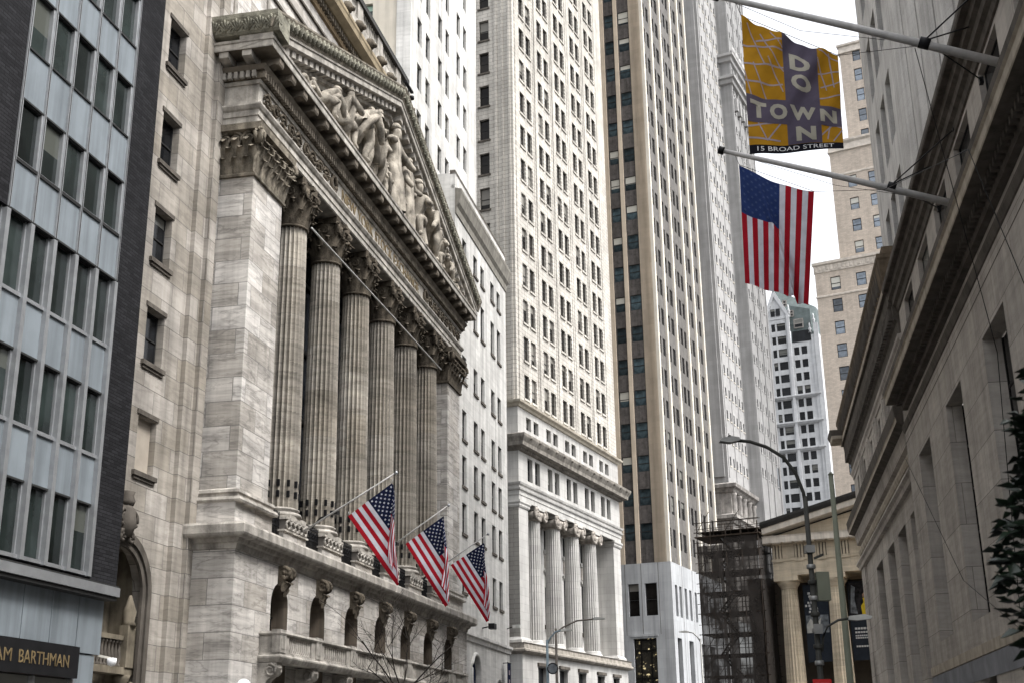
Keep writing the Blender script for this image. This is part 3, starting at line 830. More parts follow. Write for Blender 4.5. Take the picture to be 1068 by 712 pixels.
def rake(b, prof, x0, xa, z0, mat):
    """left and right sloping runs of prof (out,t), mitred with vertical cuts"""
    for s in (-1, 1):
        k = len(prof); vs = []
        for x in (x0, xa):
            for o, t in prof: vs.append((XA + s * (XA - x), ey - o, z0 + (x - x0) * SLOPE + t))
        fs = [(j, (j + 1) % k, k + (j + 1) % k, k + j) for j in range(k)] + [tuple(range(k)), tuple(range(k, 2 * k))]
        b.add(vs, fs, mat)
RX0, RZ0 = -.57, 32.0
b = MB()
rake(b, [(-.6, -.35), (.95, -.0), (1.0, .04), (1.0, .34), (1.06, .37), (1.08, .46), (-.6, .5)], RX0 + .33, XA, RZ0 + .07 + .13 * SLOPE, MARBLE_CARVED)
rake(b, [(-.34, -.9), (.14, -.88), (.16, -.62), (.34, -.55), (.36, -.36), (-.34, -.3)], 2.6, XA, RZ0 + 1.03 + .07, MARBLE_CARVED)
b.build('raking_cornice', nyse)
b = MB()
rake(b, [(1.0, .48), (1.06, .46), (1.12, .6), (1.3, 1.12), (1.33, 1.18), (1.33, 1.28), (1.0, 1.3)], RX0, XA, RZ0, plain('weathered_gutter', (.23, .205, .165), .9, .55, 2.2, streak=.3, bump=1.))
SIMA = plain('weathered_gutter_side', (.27, .26, .21), .9, .55, 2.2, bump=1.)
b.prism([(.8, 32.28), (-.3, 32.4), (-.4, 32.5), (-.6, 33.1), (-.62, 33.3), (.8, 33.31)], -.56, 3.0, SIMA)
def palmette(b, P, ux, uz, h, mat):
    """fan of five lobes standing on point P; ux = along, uz = up the gutter face"""
    for q in (-1, -.5, 0, .5, 1):
        d = (ux * q * .55 + uz * (1 - .3 * abs(q))) * h
        b.tube([tuple(P), tuple(P + d * .6), tuple(P + d)], .03, mat, 5, True, .055)
    b.tube([tuple(P - ux * h * .75), tuple(P - ux * h * .6 + uz * h * .35), tuple(P - ux * h * .45 + uz * h * .1)], .035, mat, 5)
for k in range(34):   # palmette ornament on the gutter
    for s in (-1, 1):
        x = .1 + k * .56
        if x > XA - .3: break
        X = XA + s * (XA - x); zc = RZ0 + (x - RX0) * SLOPE
        palmette(b, Vector((X, ey - 1.16, zc + .62)), Vector((1, 0, -s * SLOPE)), Vector((0, -.2, .5)).normalized(), .5, SIMA)
for k in range(6): palmette(b, Vector((-.42, -.25 + k * .56, 32.52)), Vector((0, 1, 0)), Vector((-.2, 0, .6)).normalized(), .58, SIMA)
b.build('gutter', nyse)
b = MB(); k = 24
for s in (-1, 1):
    for i in range(1, k):
        x = 1.2 + (XA - 1.2) * i / k; X = XA + s * (XA - x); zc = RZ0 + (x - RX0 - .2) * SLOPE + .05
        n0 = len(b.v); b.box(X - .2, X + .2, ey - .82, ey - .1, zc - .36, zc + .05, MARBLE_CARVED)
        for q in range(n0, len(b.v)):
            v = b.v[q]; b.v[q] = (v[0], v[1], v[2] + (v[0] - X) * SLOPE * (-s))
pieces(b, 'raking_modillion', nyse)
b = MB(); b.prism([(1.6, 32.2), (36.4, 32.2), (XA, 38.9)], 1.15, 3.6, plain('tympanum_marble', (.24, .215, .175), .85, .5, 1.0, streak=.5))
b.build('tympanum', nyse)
b = MB(); b.prism([(RX0 + .1, 33.2), (38.5, 33.2), (XA, 40.05)], ey + .4, 4.2, DARKROOF)
b.build('pediment_roof', nyse)
STAT = plain('statue_marble', (.42, .38, .32), .8, .65, 1.1, streak=.55, bump=.9)
FZ = 32.2
for pose, x, H, s, robe in [('open', 19.5, 5.9, 1, 1), ('stand', 16.3, 5.2, -1, 0), ('bend', 13.2, 5.6, 1, 0), ('stand', 14.9, 4.6, 1, 0), ('kneel', 10.2, 4.6, 1, 0), ('crouch', 7.6, 4.4, 1, 0), ('stand', 18.0, 2.6, 1, 0), ('stand', 21.0, 2.5, -1, 0),
                            ('stand', 22.4, 5.0, 1, 2), ('kneel', 24.6, 5.4, -1, 1), ('bend', 27.4, 4.8, -1, 0), ('kneel', 29.6, 4.0, -1, 0), ('crouch', 31.8, 3.6, -1, 0), ('recline', 34.0, 2.4, -1, 0), ('recline', 4.9, 3.0, 1, 0)]:
    figure(nyse, pose, x, .35, FZ, H, s, STAT, robe)
# inscription
def text_mesh(body, size, bold=0., extrude=0., spacing=1.):
    cu = bpy.data.curves.new('lettering', 'FONT'); cu.body = body; cu.size = size; cu.offset = bold; cu.extrude = extrude
    cu.align_x = 'LEFT'; cu.space_character = spacing; cu.resolution_u = 3
    o = bpy.data.objects.new('lettering', cu); COL.objects.link(o)
    bpy.context.view_layer.update()
    me = bpy.data.meshes.new_from_object(o.evaluated_get(bpy.context.evaluated_depsgraph_get()))
    bpy.data.objects.remove(o)
    xs = [v.co.x for v in me.vertices]; ys = [v.co.y for v in me.vertices]
    return me, min(xs), max(xs), min(ys), max(ys)
def place_text(body, x0, x1, z0, z1, y, mat, parent, name='lettering', bold=.0, ext=.02):
    me, a, b_, c, d = text_mesh(body, 1, bold, ext)
    for v in me.vertices:
        q = v.co.copy(); v.co = (x0 + (q.x - a) / (b_ - a) * (x1 - x0), y - q.z, z0 + (q.y - c) / (d - c) * (z1 - z0))
    me.materials.clear(); me.materials.append(mat)
    return link_mesh(name, me, parent)
place_text('NEW YORK STOCK EXCHANGE', 11.9, 26.5, 29.62, 30.3, ey - .01, GOLD, en, 'inscription', .01, .03)
# wing to the left and attic above
WY = 2.8
b = MB()
wz = [(29.1, 31.25), (24.65, 26.85), (20.4, 22.6), (16.2, 18.35), (11.9, 14.05)]
ops = [(-3.85, -2.4, a, c) for a, c in wz] + [(-9.7, -8.2, a, c) for a, c in wz]
b.wall(-16, -.75, 0, 48, WY, ops + [(-5.9, -2.3, 0, 9.2, 1)], .5, WING)
b.box(-.75, .75, WY - .2, WY + .3, 0, 48, WING)
b.box(.1, .75, WY - .4, WY - .19, 0, 48, WING)
b.build('wing_wall', nyse)
windows(nyse, [(-3.125, WY + .3, a, 1.45, c - a, 0) for a, c in wz[:4]] + [(-8.95, WY + .3, a, 1.5, c - a, 0) for a, c in wz], GLASS, FRAME_DK)
b = MB(); b.box(-3.85, -2.4, WY + .25, WY + .35, 11.9, 14.05, plain('blanking_board', (.36, .32, .27), .9, .15)); b.build('window', nyse)
for a, c in wz:
    k = MB(); k.box(-4.05, -2.25, WY - .13, WY + .05, a - .2, a - .02, RDARK); k.box(-3.95, -2.35, WY - .07, WY + .02, a - .32, a - .2, RDARK); k.build('sill', nyse)
    k = MB(); k.box(-3.97, -2.3, WY - .05, WY + .02, c + .02, c + .2, RDARK); k.build('lintel', nyse)
b = MB(); rr = 2.0; cx, zc = -4.1, 7.4
for r0, r1, yy, mt in ((1.85, 2.15, -.1, RDARK), (1.6, 1.87, -.02, RDARK)):
    K = 16; vs = []
    for i in range(K + 1):
        a = PI * i / K
        for r_ in (r0, r1): vs += [(cx - r_ * math.cos(a), WY + yy, zc + r_ * math.sin(a)), (cx - r_ * math.cos(a), WY + .1, zc + r_ * math.sin(a))]
    fs = []
    for i in range(K):
        q = i * 4; fs += [(q, q + 4, q + 6, q + 2), (q + 2, q + 6, q + 7, q + 3), (q, q + 1, q + 5, q + 4)]
    b.add(vs, fs, mt)
    b.box(cx + r0, cx + r1, WY + yy, WY + .1, 0, zc, mt); b.box(cx - r1, cx - r0, WY + yy, WY + .1, 0, zc, mt)
b.build('archivolt', nyse)
b = MB(); NICHE = plain('niche_stone', (.19, .165, .125), .9, .5, 1.2, streak=.4)
b.box(-6.1, -2.1, WY + 1.39, WY + 1.5, 0, 9.3, NICHE)
b.quad((-5.9, WY + .48, 0), (-5.9, WY + 1.4, 0), (-5.9, WY + 1.4, 9.1), (-5.9, WY + .48, 9.1), NICHE); b.quad((-2.3, WY + .48, 0), (-2.3, WY + .48, 9.1), (-2.3, WY + 1.4, 9.1), (-2.3, WY + 1.4, 0), NICHE)
b.quad((-5.9, WY + .48, 9.1), (-5.9, WY + 1.4, 9.1), (-2.3, WY + 1.4, 9.1), (-2.3, WY + .48, 9.1), NICHE)
b.box(-5.88, -2.32, WY + .2, WY + .95, 4.55, 4.8, NICHE); b.box(-5.88, -2.32, WY + .3, WY + .55, 5.75, 5.92, NICHE)
balusters(b, -5.7, -3.0, WY + .42, 4.8, 5.75, RDARK, 11, .1)
for c in (-2.75, -5.5):
    b.box(c - .3, c + .3, WY + .15, WY + .5, 4.8, 6.3, NICHE); b.lathe([(.22, 0), (.2, 2.2), (.19, 4.0), (.3, 4.4), (.34, 4.55)], c, WY + .45, NICHE, 12)
    leaf(b, (c, WY + .3, 3.9), (0, -1, 0), .5, .5, .25, NICHE); b.lathe([(.3, 6.3), (.2, 6.45), (.26, 6.8), (.15, 7.1), (.05, 7.4)], c, WY + .32, NICHE, 10)
b.box(-5.0, -3.2, WY + 1.34, WY + 1.42, 0, 3.9, BRONZE)
b.build('arched_doorway', nyse)
b = MB(); c = -4.35
b.lathe([(.02, 9.2), (.36, 9.35), (.5, 9.8), (.42, 10.3), (.25, 10.5), (.02, 10.55)], c, WY, RDARK, 14)
b.lathe([(.3, 10.45), (.36, 10.6), (.28, 10.8), (.34, 10.95), (.02, 11.0)], c, WY - .05, RDARK, 10)
for q in (-1, 1): volute(b, (c + q * .38, WY - .2, 9.95), (q, 0, 0), .32, RDARK, .1); volute(b, (c + q * .3, WY - .2, 9.3), (q, 0, 0), .22, RDARK, .09)
b.build('cartouche', nyse)
AY = 4.0
b = MB(); b.box(-.5, 31.6, AY, AY + 6, 27, 48.4, MARBLE); b.box(.56, 38, 3.6, AY, 27, 33, MARBLE_CARVED)
for z in (40.6, 41.7, 42.9): b.box(-.5, 31.61, AY - .12, AY, z, z + .16, RDARK)
for k in range(8): b.box(.4 + k * 3.9, .7 + k * 3.9, AY - .1, AY, 33, 40.6, MARBLE_CARVED)
b.build('attic_wall', nyse)
b = MB(); AP = [(-.5, AY + 1), (-.5, AY), (31.6, AY), (31.6, AY + 1)]
b.sweep(AP, [(-.02, 43.9), (.15, 43.95), (.2, 44.1), (.2, 44.6), (-.02, 44.62)], plain('ochre_stone', (.22, .165, .105), .85, .3, 1.2))
x = -.7
while x < 31.6: b.box(x, x + .2, AY - .42, AY - .19, 44.2, 44.58, CARVED_DARK); x += .42
b.sweep(AP, [(-.02, 44.6), (.5, 44.62), (.9, 44.9), (.95, 45.2), (1.0, 45.3), (1.0, 45.5), (-.02, 45.6)], plain('ochre_cornice', (.30, .245, .165), .85, .3, 1.2))
b.build('attic_cornice', nyse)
b = MB()
for k in range(15):
    x = .6 + k * 2.2
    b.lathe([(.02, 45.5), (.32, 45.6), (.42, 45.85), (.3, 46.15), (.02, 46.25)], x, AY - .85, CARVED_DARK, 10); b.lathe([(.02, 45.55), (.2, 45.65), (.2, 45.8), (.02, 45.9)], x, AY - 1.2, CARVED_DARK, 8)
pieces(b, 'lion_head', nyse)
b = MB(); b.box(-.5, 31.6, AY - .75, AY - .2, 45.58, 46.5, MARBLE_CARVED)
for k in range(8):
    x = .1 + k * 4.2; b.box(x - .5, x + .5, AY - .72, AY - .25, 46.5, 47.9, MARBLE_CARVED); balusters(b, x + .5, x + 3.7, AY - .5, 46.5, 47.9, MARBLE_CARVED, 9, .14)
b.box(-.6, 31.7, AY - .85, AY - .15, 47.9, 48.3, DARKROOF)
b.build('roof_balustrade', nyse)

# ================================================================== WHITE ANNEX
annex = thing('marble_annex', 'white marble office annex with paired small windows beside the exchange', 'building', OL, RZL)
b = MB(); ay = 1.5; ax0, ax1 = 38.6, 56.3
us = [40.75] + [v for g in (44.35, 50.35) for v in (g, g + 2.4)]
us = [(u, u + 1.3) for u in us]
rows = [(37.85, 39.5), (33.2, 36.0), (28.1, 30.1), (23.65, 25.9), (20.2, 22.45), (16.75, 18.95), (12.6, 14.8)]
ops = [(a, c, z0, z1) for a, c in us for z0, z1 in rows]
b.wall(ax0, ax1, 0, 44, ay, ops + [(43.4, 45.9, 0, 8.4, 1), (51.6, 53.6, 0, 7.2, 1)], .3, WHITE_ST)
b.quad((ax1, ay, 0), (ax1, ay + 14, 0), (ax1, ay + 14, 44), (ax1, ay, 44), WHITE_ST); b.quad((ax0, ay, 43.9), (ax1, ay, 43.9), (ax1, ay + 14, 43.9), (ax0, ay + 14, 43.9), DARKROOF)
b.quad((ax0, ay, 0), (ax0, ay, 44), (ax0, ay + 14, 44), (ax0, ay + 14, 0), WHITE_ST)
b.build('wall', annex)
b = MB(); b.quad((43.4, ay + .3, 0), (45.9, ay + .3, 0), (45.9, ay + .3, 8.4), (43.4, ay + .3, 8.4), NAVY); b.tube([(43.4 - .15, ay - .02, 0), (43.25, ay - .02, 7.15)] + [(44.65 - 1.4 * math.cos(PI * i / 12), ay - .02, 7.15 + 1.4 * math.sin(PI * i / 12)) for i in range(13)] + [(46.05, ay - .02, 0)], .16, WHITE_ST, 6); b.build('doorway', annex)
b = MB(); b.quad((51.6, ay + .3, 0), (53.6, ay + .3, 0), (53.6, ay + .3, 7.2), (51.6, ay + .3, 7.2), GLASS); b.build('side_doorway', annex)
sp = [((a + c) / 2, ay + .2, z0, 1.3, z1 - z0, 0) for a, c in us for z0, z1 in rows]
b = MB()
for a, c in us:
    for z0, z1 in rows: b.box(a - .1, c + .1, ay - .1, ay + .1, z0 - .2, z0, RDARK)
pieces(b, 'sill', annex)
b = MB()
pth = [(ax0, ay), (ax1, ay), (ax1, ay + 3)]
b.sweep(pth, [(-.02, 40.6), (.08, 40.65), (.12, 41.2), (.3, 41.5), (.45, 42.2), (.5, 42.35), (.5, 42.6), (-.02, 42.75)], plain('annex_cornice_stone', (.25, .235, .205), .8, .3, 1.5, streak=.3))
b.sweep([(ax0, ay), (ax1, ay)], [(-.02, 9.3), (.12, 9.35), (.16, 9.6), (.3, 9.7), (.3, 9.9), (-.02, 10.0)], WHITE_ST)
pieces(b, 'cornice', annex)
b = MB(); b.box(ax0, ax1 - .05, ay + .05, ay + .35, 42.7, 43.0, WHITE_ST); balusters(b, ax0, ax1, ay + .2, 43.0, 43.9, CARVED_DARK, 46, .12); b.box(ax0, ax1, ay, ay + .42, 43.9, 44.25, RDARK)
b.build('parapet_balustrade', annex)
ty = 4.0; tx0, tx1 = 34.5, 55.9
us2 = [v for g in (36.45, 42.5, 48.65) for v in (g, g + 2.35)]; us2 = [(u, u + 1.2) for u in us2]
rz = [44.3 + 4.07 * k for k in range(-0, 9)]
rz = [46.45 + 4.07 * k for k in range(8)]
b = MB()
b.wall(tx0, tx1, 40, 80, ty, [(a, c, z, z + 2.25) for a, c in us2 for z in rz], .3, WHITE_ST)
b.quad((tx1, ty, 40), (tx1, ty + 12, 40), (tx1, ty + 12, 80), (tx1, ty, 80), WHITE_ST); b.quad((tx0, ty, 80), (tx1, ty, 80), (tx1, ty + 12, 80), (tx0, ty + 12, 80), WHITE_ST)
b.box(tx0 - .06, tx0 + .3, ty - .05, ty + 1.1, 40, 80, WHITE_ST)
b.build('tower_wall', annex)
PLB = plain('pale_rendered_wall', (.52, .48, .41), .9, .12, .6, streak=.2)
b = MB(); b.x = Matrix.Translation((tx0, ty, 0)) @ SOUTH
b.wall(-14, -1.05, 40, 80, 0, [(-4.3, -3.05, z, z + 2.3) for z in [54.9 + 4.07 * k for k in range(-3, 6)]], .35, PLB)
b.build('side_wall', annex)
sp += [((a + c) / 2, ty + .2, z, 1.2, 2.25, 0) for a, c in us2 for z in rz]
windows(annex, sp, GLASS)
windows(annex, [(tx0 + .25, ty + 3.68, z, 1.25, 2.3, -PI / 2) for z in [54.9 + 4.07 * k for k in range(-3, 6)]], glass('window_with_green_blind', (.03, .04, .04), .1, 1.0, (.30, .42, .34)), limit=200)

# ================================================================== DARK BRICK OFFICE (left edge)
office = thing('panelled_office', 'dark brick office block with blue-grey panels and a jeweller sign at left edge', 'building', OL, RZL)
xr, xe = -11.1, -9.4
cols = [xr - 1.2 * k for k in range(6)]     # mullion lines
xl = cols[5]
upper = [(25.07, 27.0), (21.62, 23.57), (18.03, 19.93)] + [(28.6, 30.5), (32.1, 34.0)]
lower = [(14.18, 16.46), (10.58, 12.61), (6.98, 9.06)]
b = MB()
b.box(xr, xe, 0, 12, 6.5, 40, BRICK_DK); b.box(-40, xl - .02, .0, 12, 16.46, 40, BRICK_DK); b.box(-40, xl - 6, 0.0, 12, 0, 16.4, BRICK_DK)
b.box(xl - .02, xr, .5, 12, 16.4, 40, BRICK_DK); b.box(xl - 6, xr, .5, 12, 6.5, 16.38, BRICK_DK)
b.box(-40, xe, .6, 12, 0, 6.5, BRICK_DK)
b.build('brick_wall', office)
cc = list(zip(cols[1:], cols))
lowcols = [xr - 1.2 * k for k in range(11)]
lc = list(zip(lowcols[1:], lowcols))
def band(zs): return list(zip([z[1] for z in zs], [z[0] for z in zs][1:]))
up_s = sorted(upper); lo_s = sorted(lower)
for a, c in cc:
    for z0, z1 in zip([19.93, 23.57, 27.0, 30.5], [21.62, 25.07, 28.6, 32.1]):
        k = MB(); k.box(a + .05, c - .05, .03, .2, z0 + .04, z1 - .04, PANEL); k.build('panel', office)
    k = MB(); k.box(a + .05, c - .05, .03, .2, 16.5, 17.99, PANEL); k.build('panel', office)
    for z0, z1 in upper:
        w = MB(); w.box(a + .05, a + .13, .0, .2, z0, z1, STEEL); w.box(c - .13, c - .05, 0, .2, z0, z1, STEEL); w.box(a + .13, c - .13, 0.02, .2, z0, z0 + .07, STEEL); w.box(a + .13, c - .13, .02, .2, z1 - .07, z1, FRAME_DK)
        o = w.build('window', office); g = MB(); g.box(a + .13, c - .13, .12, .15, z0 + .07, z1 - .07, GLASS_B1); g.build('pane', o)
for a, c in lc:
    for z0, z1 in zip([12.61, 9.06], [14.18, 10.58]):
        k = MB(); k.box(a + .09, c - .09, .1, .2, z0 + .03, z1 - .06, PANEL); k.build('panel', office)
    for z0, z1 in lower:
        w = MB(); w.box(a + .09, a + .16, .12, .3, z0, z1, STEEL); w.box(c - .13, c - .09, .12, .3, z0, z1, STEEL); w.box(a + .09, c - .09, .04, .3, z0 - .06, z0 + .05, STEEL); w.box(a + .16, c - .13, .14, .3, z1 - .06, z1, FRAME_DK)
        o = w.build('window', office); g = MB(); g.box(a + .16, c - .13, .2, .23, z0 + .05, z1 - .06, GLASS_B1); g.build('pane', o)
b = MB()
for x in cols: b.box(x - .05, x + .05, -.04, .2, 16.46, 36, STEEL)
for x in cols:
    b.box(x - .012, x + .012, -.05, -.041, 16.46, 36, FRAME_DK)
for x in lowcols: b.box(x - .09, x + .09, -.05, .3, 6.9, 16.4, STEEL)
for z in [16.46, 17.99] + [v for z in upper for v in z]: b.box(xl, xr, -.02, .2, z - .03, z + .03, FRAME_DK)
for z in [14.18, 12.61, 10.58, 9.06]: b.box(lowcols[-1], xr, .06, .3, z - .03, z + .03, FRAME_DK)
b.build('mullion_grid', office)
b = MB(); b.box(-40, xe + .02, -.14, .7, 6.46, 6.74, STEEL); b.box(-40, xe, -.1, .5, 6.745, 6.8, FRAME_DK); b.box(-40, xe - .05, -.08, .6, 6.34, 6.455, FRAME_DK); b.build('canopy', office)
b = MB()
for a, c in zip([-9.5, -10.95, -12.4, -13.85, -15.3, -16.75, -18.2], [-10.95, -12.4, -13.85, -15.3, -16.75, -18.2, -19.7]): b.box(c + .02, a - .02, .3, .58, 4.86 if c < -11 else 4.7, 6.36, PANEL)
b.box(-10.9, -9.75, .34, .58, 3.75, 4.66, PANEL); pieces(b, 'fascia_panel', office, .001)
b = MB(); b.box(-20, -10.95, .14, .55, 3.92, 4.83, IRON); o = b.build('sign_board', office)
place_text('BARTHMAN', -14.05, -11.5, 4.2, 4.55, .13, GOLD, o, 'lettering', .0, .008)
place_text('WILLIAM', -16.6, -14.4, 4.2, 4.55, .13, GOLD, o, 'lettering', .0, .008)
b = MB(); b.box(-20, -9.8, .45, .6, 0, 3.9, GLASS); b.box(-10.95, -10.85, .3, .6, 0, 3.9, STEEL); b.box(-13.0, -12.9, .3, .6, 0, 3.9, STEEL); b.box(-20, -10.95, .42, .44, 2.9, 3.6, plain('lit_display', (.40, .16, .05), .6, .6, 3)); b.build('shopfront', office)
camb = thing('security_camera', 'small white dome security camera on the dark office corner', 'camera', OL, RZL)
b = MB(); b.bar((-9.42, .4, 4.7), (-9.2, .1, 4.62), .07, FRAME_WT); b.build('arm', camb)
b = MB(); b.lathe([(.02, 4.38), (.12, 4.42), (.15, 4.5), (.15, 4.62), (.02, 4.64)], -9.2, .05, plain('white_plastic', (.75, .75, .75), .3, .05)); b.build('dome', camb)
# ================================================================== CREAM TOWER WITH IONIC PODIUM
A3 = 23.5; O3 = Vector((.42, 118.0, 0)); RZ3 = PI / 2 - R(A3)
cream = thing('cream_office_tower', 'tall cream stone tower rising from a grey podium with fluted Ionic columns', 'building', O3, RZ3)
Wd = 29.5
bays = [1.9, 7.15, 12.4, 17.8, 23.0]
pair = [(v, v + 1.25) for g in bays for v in (g, g + 1.9)]
trows = [35.2 + 3.975 * k for k in range(22)]
b = MB()
b.wall(0, Wd, 34, 122, 0, [(a, c, z, z + 2.5) for a, c in pair for z in trows], .28, CREAM)
b.quad((Wd, 0, 0), (Wd, 20, 0), (Wd, 20, 122), (Wd, 0, 122), CREAM); b.quad((0, 0, 122), (Wd, 0, 122), (Wd, 20, 122), (0, 20, 122), CREAM)
for g in bays:
    for x in (g - 1.0, g + 4.0): b.box(x - .45 + .14, x + .45 - .14, -.07, .0, 34.5, 122, CREAM)
b.build('shaft_wall', cream)
b = MB(); b.x = SOUTH
srow = [75.5 + 4.02 * k for k in range(-9, 12)]
b.wall(-20, 0, 0, 122, 0, [(-3.92, -2.75, z, z + 2.45) for z in srow] + [(-9.2, -8.0, z, z + 2.45) for z in srow], .4, CREAM)
for x in (-1.95, -1.2, -.4): b.box(x - .12, x + .12, -.1, 0, 34, 122, CREAM)
b.build('side_wall', cream)
sp = [((a + c) / 2, .18, z, 1.25, 2.5, 0) for a, c in pair for z in trows]
windows(cream, [(.3, 3.335, z, 1.17, 2.45, -PI / 2) for z in srow if z > 44], GLASS_B3, limit=20)
windows(cream, sp, GLASS_B3, limit=95)
b = MB()
for a, c in pair:
    for z in trows: b.box(a - .12, c + .12, -.12, .05, z - .22, z, CREAM)
    for z in trows:
        for q in range(5): b.box(c, c + .1, -.05, .1, z + .1 + q * .48, z + .36 + q * .48, CREAM)
for z in srow: b.box(-.12, .05, 2.6, 4.05, z - .2, z, RDARK)
b.build('sill_course', cream, 'stuff')
# podium
b = MB(); p3 = [(0, 8), (0, 0), (Wd, 0), (Wd, 8)]
arow = [(a + .15, c + .15, 32.0, 33.3) for a, c in pair]
brow = [(a + .3, c + .3, 26.9, 29.2) for a, c in pair]
b.wall(-.05, Wd + .05, 26.4, 34.2, -.06, arow + brow, .5, CREAM_LOW)
b.box(-.05, -.04, -.05, 8, 26.4, 34.2, CREAM_LOW)
b.build('podium_attic', cream)
windows(cream, [((o[0] + o[1]) / 2, .28, o[2], 1.25, o[3] - o[2], 0) for o in arow + brow], GLASS, limit=135)
b = MB()
b.sweep(p3, [(-.02, 33.9), (.2, 33.95), (.3, 34.15), (.55, 34.3), (.6, 34.5), (-.02, 34.6)], plain('podium_cornice_stone', (.46, .42, .35), .8, .3, 1.2, streak=.3)); b.build('upper_cornice', cream)
CORN = plain('dark_cornice_stone', (.27, .25, .22), .85, .45, 1.2, streak=.4)
b = MB(); b.sweep(p3, [(-.02, 29.5), (.2, 29.55), (.3, 29.75), (.9, 29.85), (.95, 30.2), (1.2, 30.65), (1.25, 30.9), (1.2, 30.95), (-.02, 31.3)], CORN)
x = -.2
while x < Wd + .2: b.box(x, x + .2, -.42, -.06, 29.55, 29.76, CORN); x += .42
for k in range(14): b.lathe([(.02, 30.5), (.16, 30.55), (.2, 30.7), (.02, 30.9)], .6 + k * 2.2, -1.2, CORN, 8)
b.build('great_cornice', cream)
b = MB(); b.sweep(p3, [(-.02, 24.7), (.1, 24.72), (.1, 25.2), (.16, 25.22), (.16, 25.6), (.3, 25.7), (.34, 25.85), (.2, 25.9), (.2, 26.1), (.34, 26.2), (.4, 26.4), (-.02, 26.45)], CREAM_LOW)
b.box(0.02, Wd - .02, .02, 4.5, 24.75, 26.4, CREAM_LOW); b.build('entablature', cream)
b = MB()
for x0, x1 in ((0, 2.25), (27.1, Wd)): b.box(x0, x1, 0, 6, 11.3, 24.75, CREAM_LOW)
b.sweep([(0, 6), (0, 0), (2.25, 0), (2.25, 2)], [(-.02, 24.0), (.08, 24.05), (.16, 24.2), (.16, 24.35), (.26, 24.5), (.26, 24.68), (-.02, 24.7)], CREAM_LOW)
b.sweep([(27.1, 2), (27.1, 0), (Wd, 0), (Wd, 3)], [(-.02, 24.0), (.08, 24.05), (.16, 24.2), (.16, 24.35), (.26, 24.5), (.26, 24.68), (-.02, 24.7)], CREAM_LOW)
for x0, x1 in ((0, 2.25), (27.1, Wd)): b.sweep([(x0, 3), (x0, 0), (x1, 0), (x1, 3)], [(-.02, 11.4), (.2, 11.45), (.2, 11.7), (.1, 11.8), (-.02, 12.0)], CREAM_LOW)
pieces(b, 'corner_pier', cream)
icol = [5.05, 10.4, 15.75, 21.1]
for c in icol:
    r = MB(); r.lathe([(1.1, 11.35), (1.15, 11.5), (1.06, 11.65), (.95, 11.75), (.97, 11.9), (.88, 12.0)], c, .75, CREAM_LOW, 28); o = r.build('column', cream)
    s_ = MB(); s_.flute([(.86 - .11 * (i / 8) ** 1.6, 11.98 + 11.5 * i / 8) for i in range(9)], c, .75, CREAM_LOW, 22, 4, .1); s_.build('shaft', o)
    k = MB(); IC = plain('ionic_capital_stone', (.40, .365, .325), .85, .4, 2.5, streak=.3) if c == icol[0] else IC
    k.lathe([(.84, 23.4), (.95, 23.5), (.9, 23.6), (1.05, 23.9), (1.1, 24.2)], c, .75, IC, 24)
    k.box(c - 1.1, c + 1.1, -.3, 1.8, 24.4, 24.72, CREAM_LOW)
    for q in (-1, 1):
        for yy in (-.2, 1.6):
            volute(k, (c + q * 1.0, yy, 23.95), (q, 0, 0), .6, IC, .18)
        k.tube([(c + q * 1.0, -.3, 23.95), (c + q * 1.0, .7, 23.95), (c + q * 1.0, 1.7, 23.95)], .36, IC, 10)
    k.build('capital', o)
b = MB()
slots = [(2.3, 4.0)] + [(c + 1.1, c + 4.25) for c in icol[:3]] + [(22.3, 26.5)]
big = [(2.5, 3.6), (6.7, 8.75), (12.05, 14.1), (17.4, 19.45), (22.75, 24.9)]
b.wall(2.2, 27.2, 11.3, 24.75, 2.4, [(a, c, 14.2, 19.3) for a, c in big] + [(a, c, 21.8, 24.3) for a, c in big] + [(a + .5, c - .3, 12.0, 13.2) for a, c in big[1:]], .35, CREAM_LOW)
for a, c in big:
    b.box(a - .3, c + .3, 2.2, 2.45, 19.4, 19.7, CREAM_LOW); b.box(a - .2, c + .2, 2.22, 2.45, 21.3, 21.7, CREAM_LOW); b.box(a, c, 2.3, 2.42, 19.9, 21.2, IC)
    b.box(a - .2, c + .2, 2.0, 2.45, 13.7, 14.15, RDARK)
b.build('loggia_wall', cream)
for a, c in big:
    for z0, z1 in ((14.2, 19.3), (21.8, 24.3)):
        w = MB(); w.box(a, c, 2.62, 2.7, z0, z1, BRONZE)
        for q in range(3): w.box(a + (c - a) * (q + .5) / 3 - .03, a + (c - a) * (q + .5) / 3 + .03, 2.56, 2.62, z0, z1, FRAME_WT)
        o = w.build('window', cream); g = MB(); g.box(a + .06, c - .06, 2.59, 2.615, z0 + .06, z1 - .06, GLASS); g.build('pane', o)
b = MB(); lows = [(3.4, 5.6), (8.8, 11.0), (14.0, 16.2), (19.6, 21.8), (24.6, 26.6)]
b.wall(-.3, Wd + .2, 0, 10.7, -.3, [(a, c, 4, 9.4) for a, c in lows], .5, CREAM_LOW); b.box(-.3, -.29, -.29, 8, 0, 10.7, CREAM_LOW)
for a, c in lows: b.box(a - .2, c + .2, -.5, -.28, 9.5, 9.8, RDARK)
b.build('base_wall', cream)
for a, c in lows:
    w = MB(); w.box(a, c, .12, .2, 4, 9.4, FRAME_DK); w.box(a, c, .05, .12, 7.5, 7.75, FRAME_WT); w.box((a + c) / 2 - .05, (a + c) / 2 + .05, .06, .12, 4, 9.4, FRAME_DK); o = w.build('window', cream)
    g = MB(); g.box(a + .08, c - .08, .09, .115, 4.1, 9.3, GLASS); g.build('pane', o)
BAND = plain('carved_band_stone', (.34, .31, .27), .85, .4, 1.5, streak=.3, bump=.8)
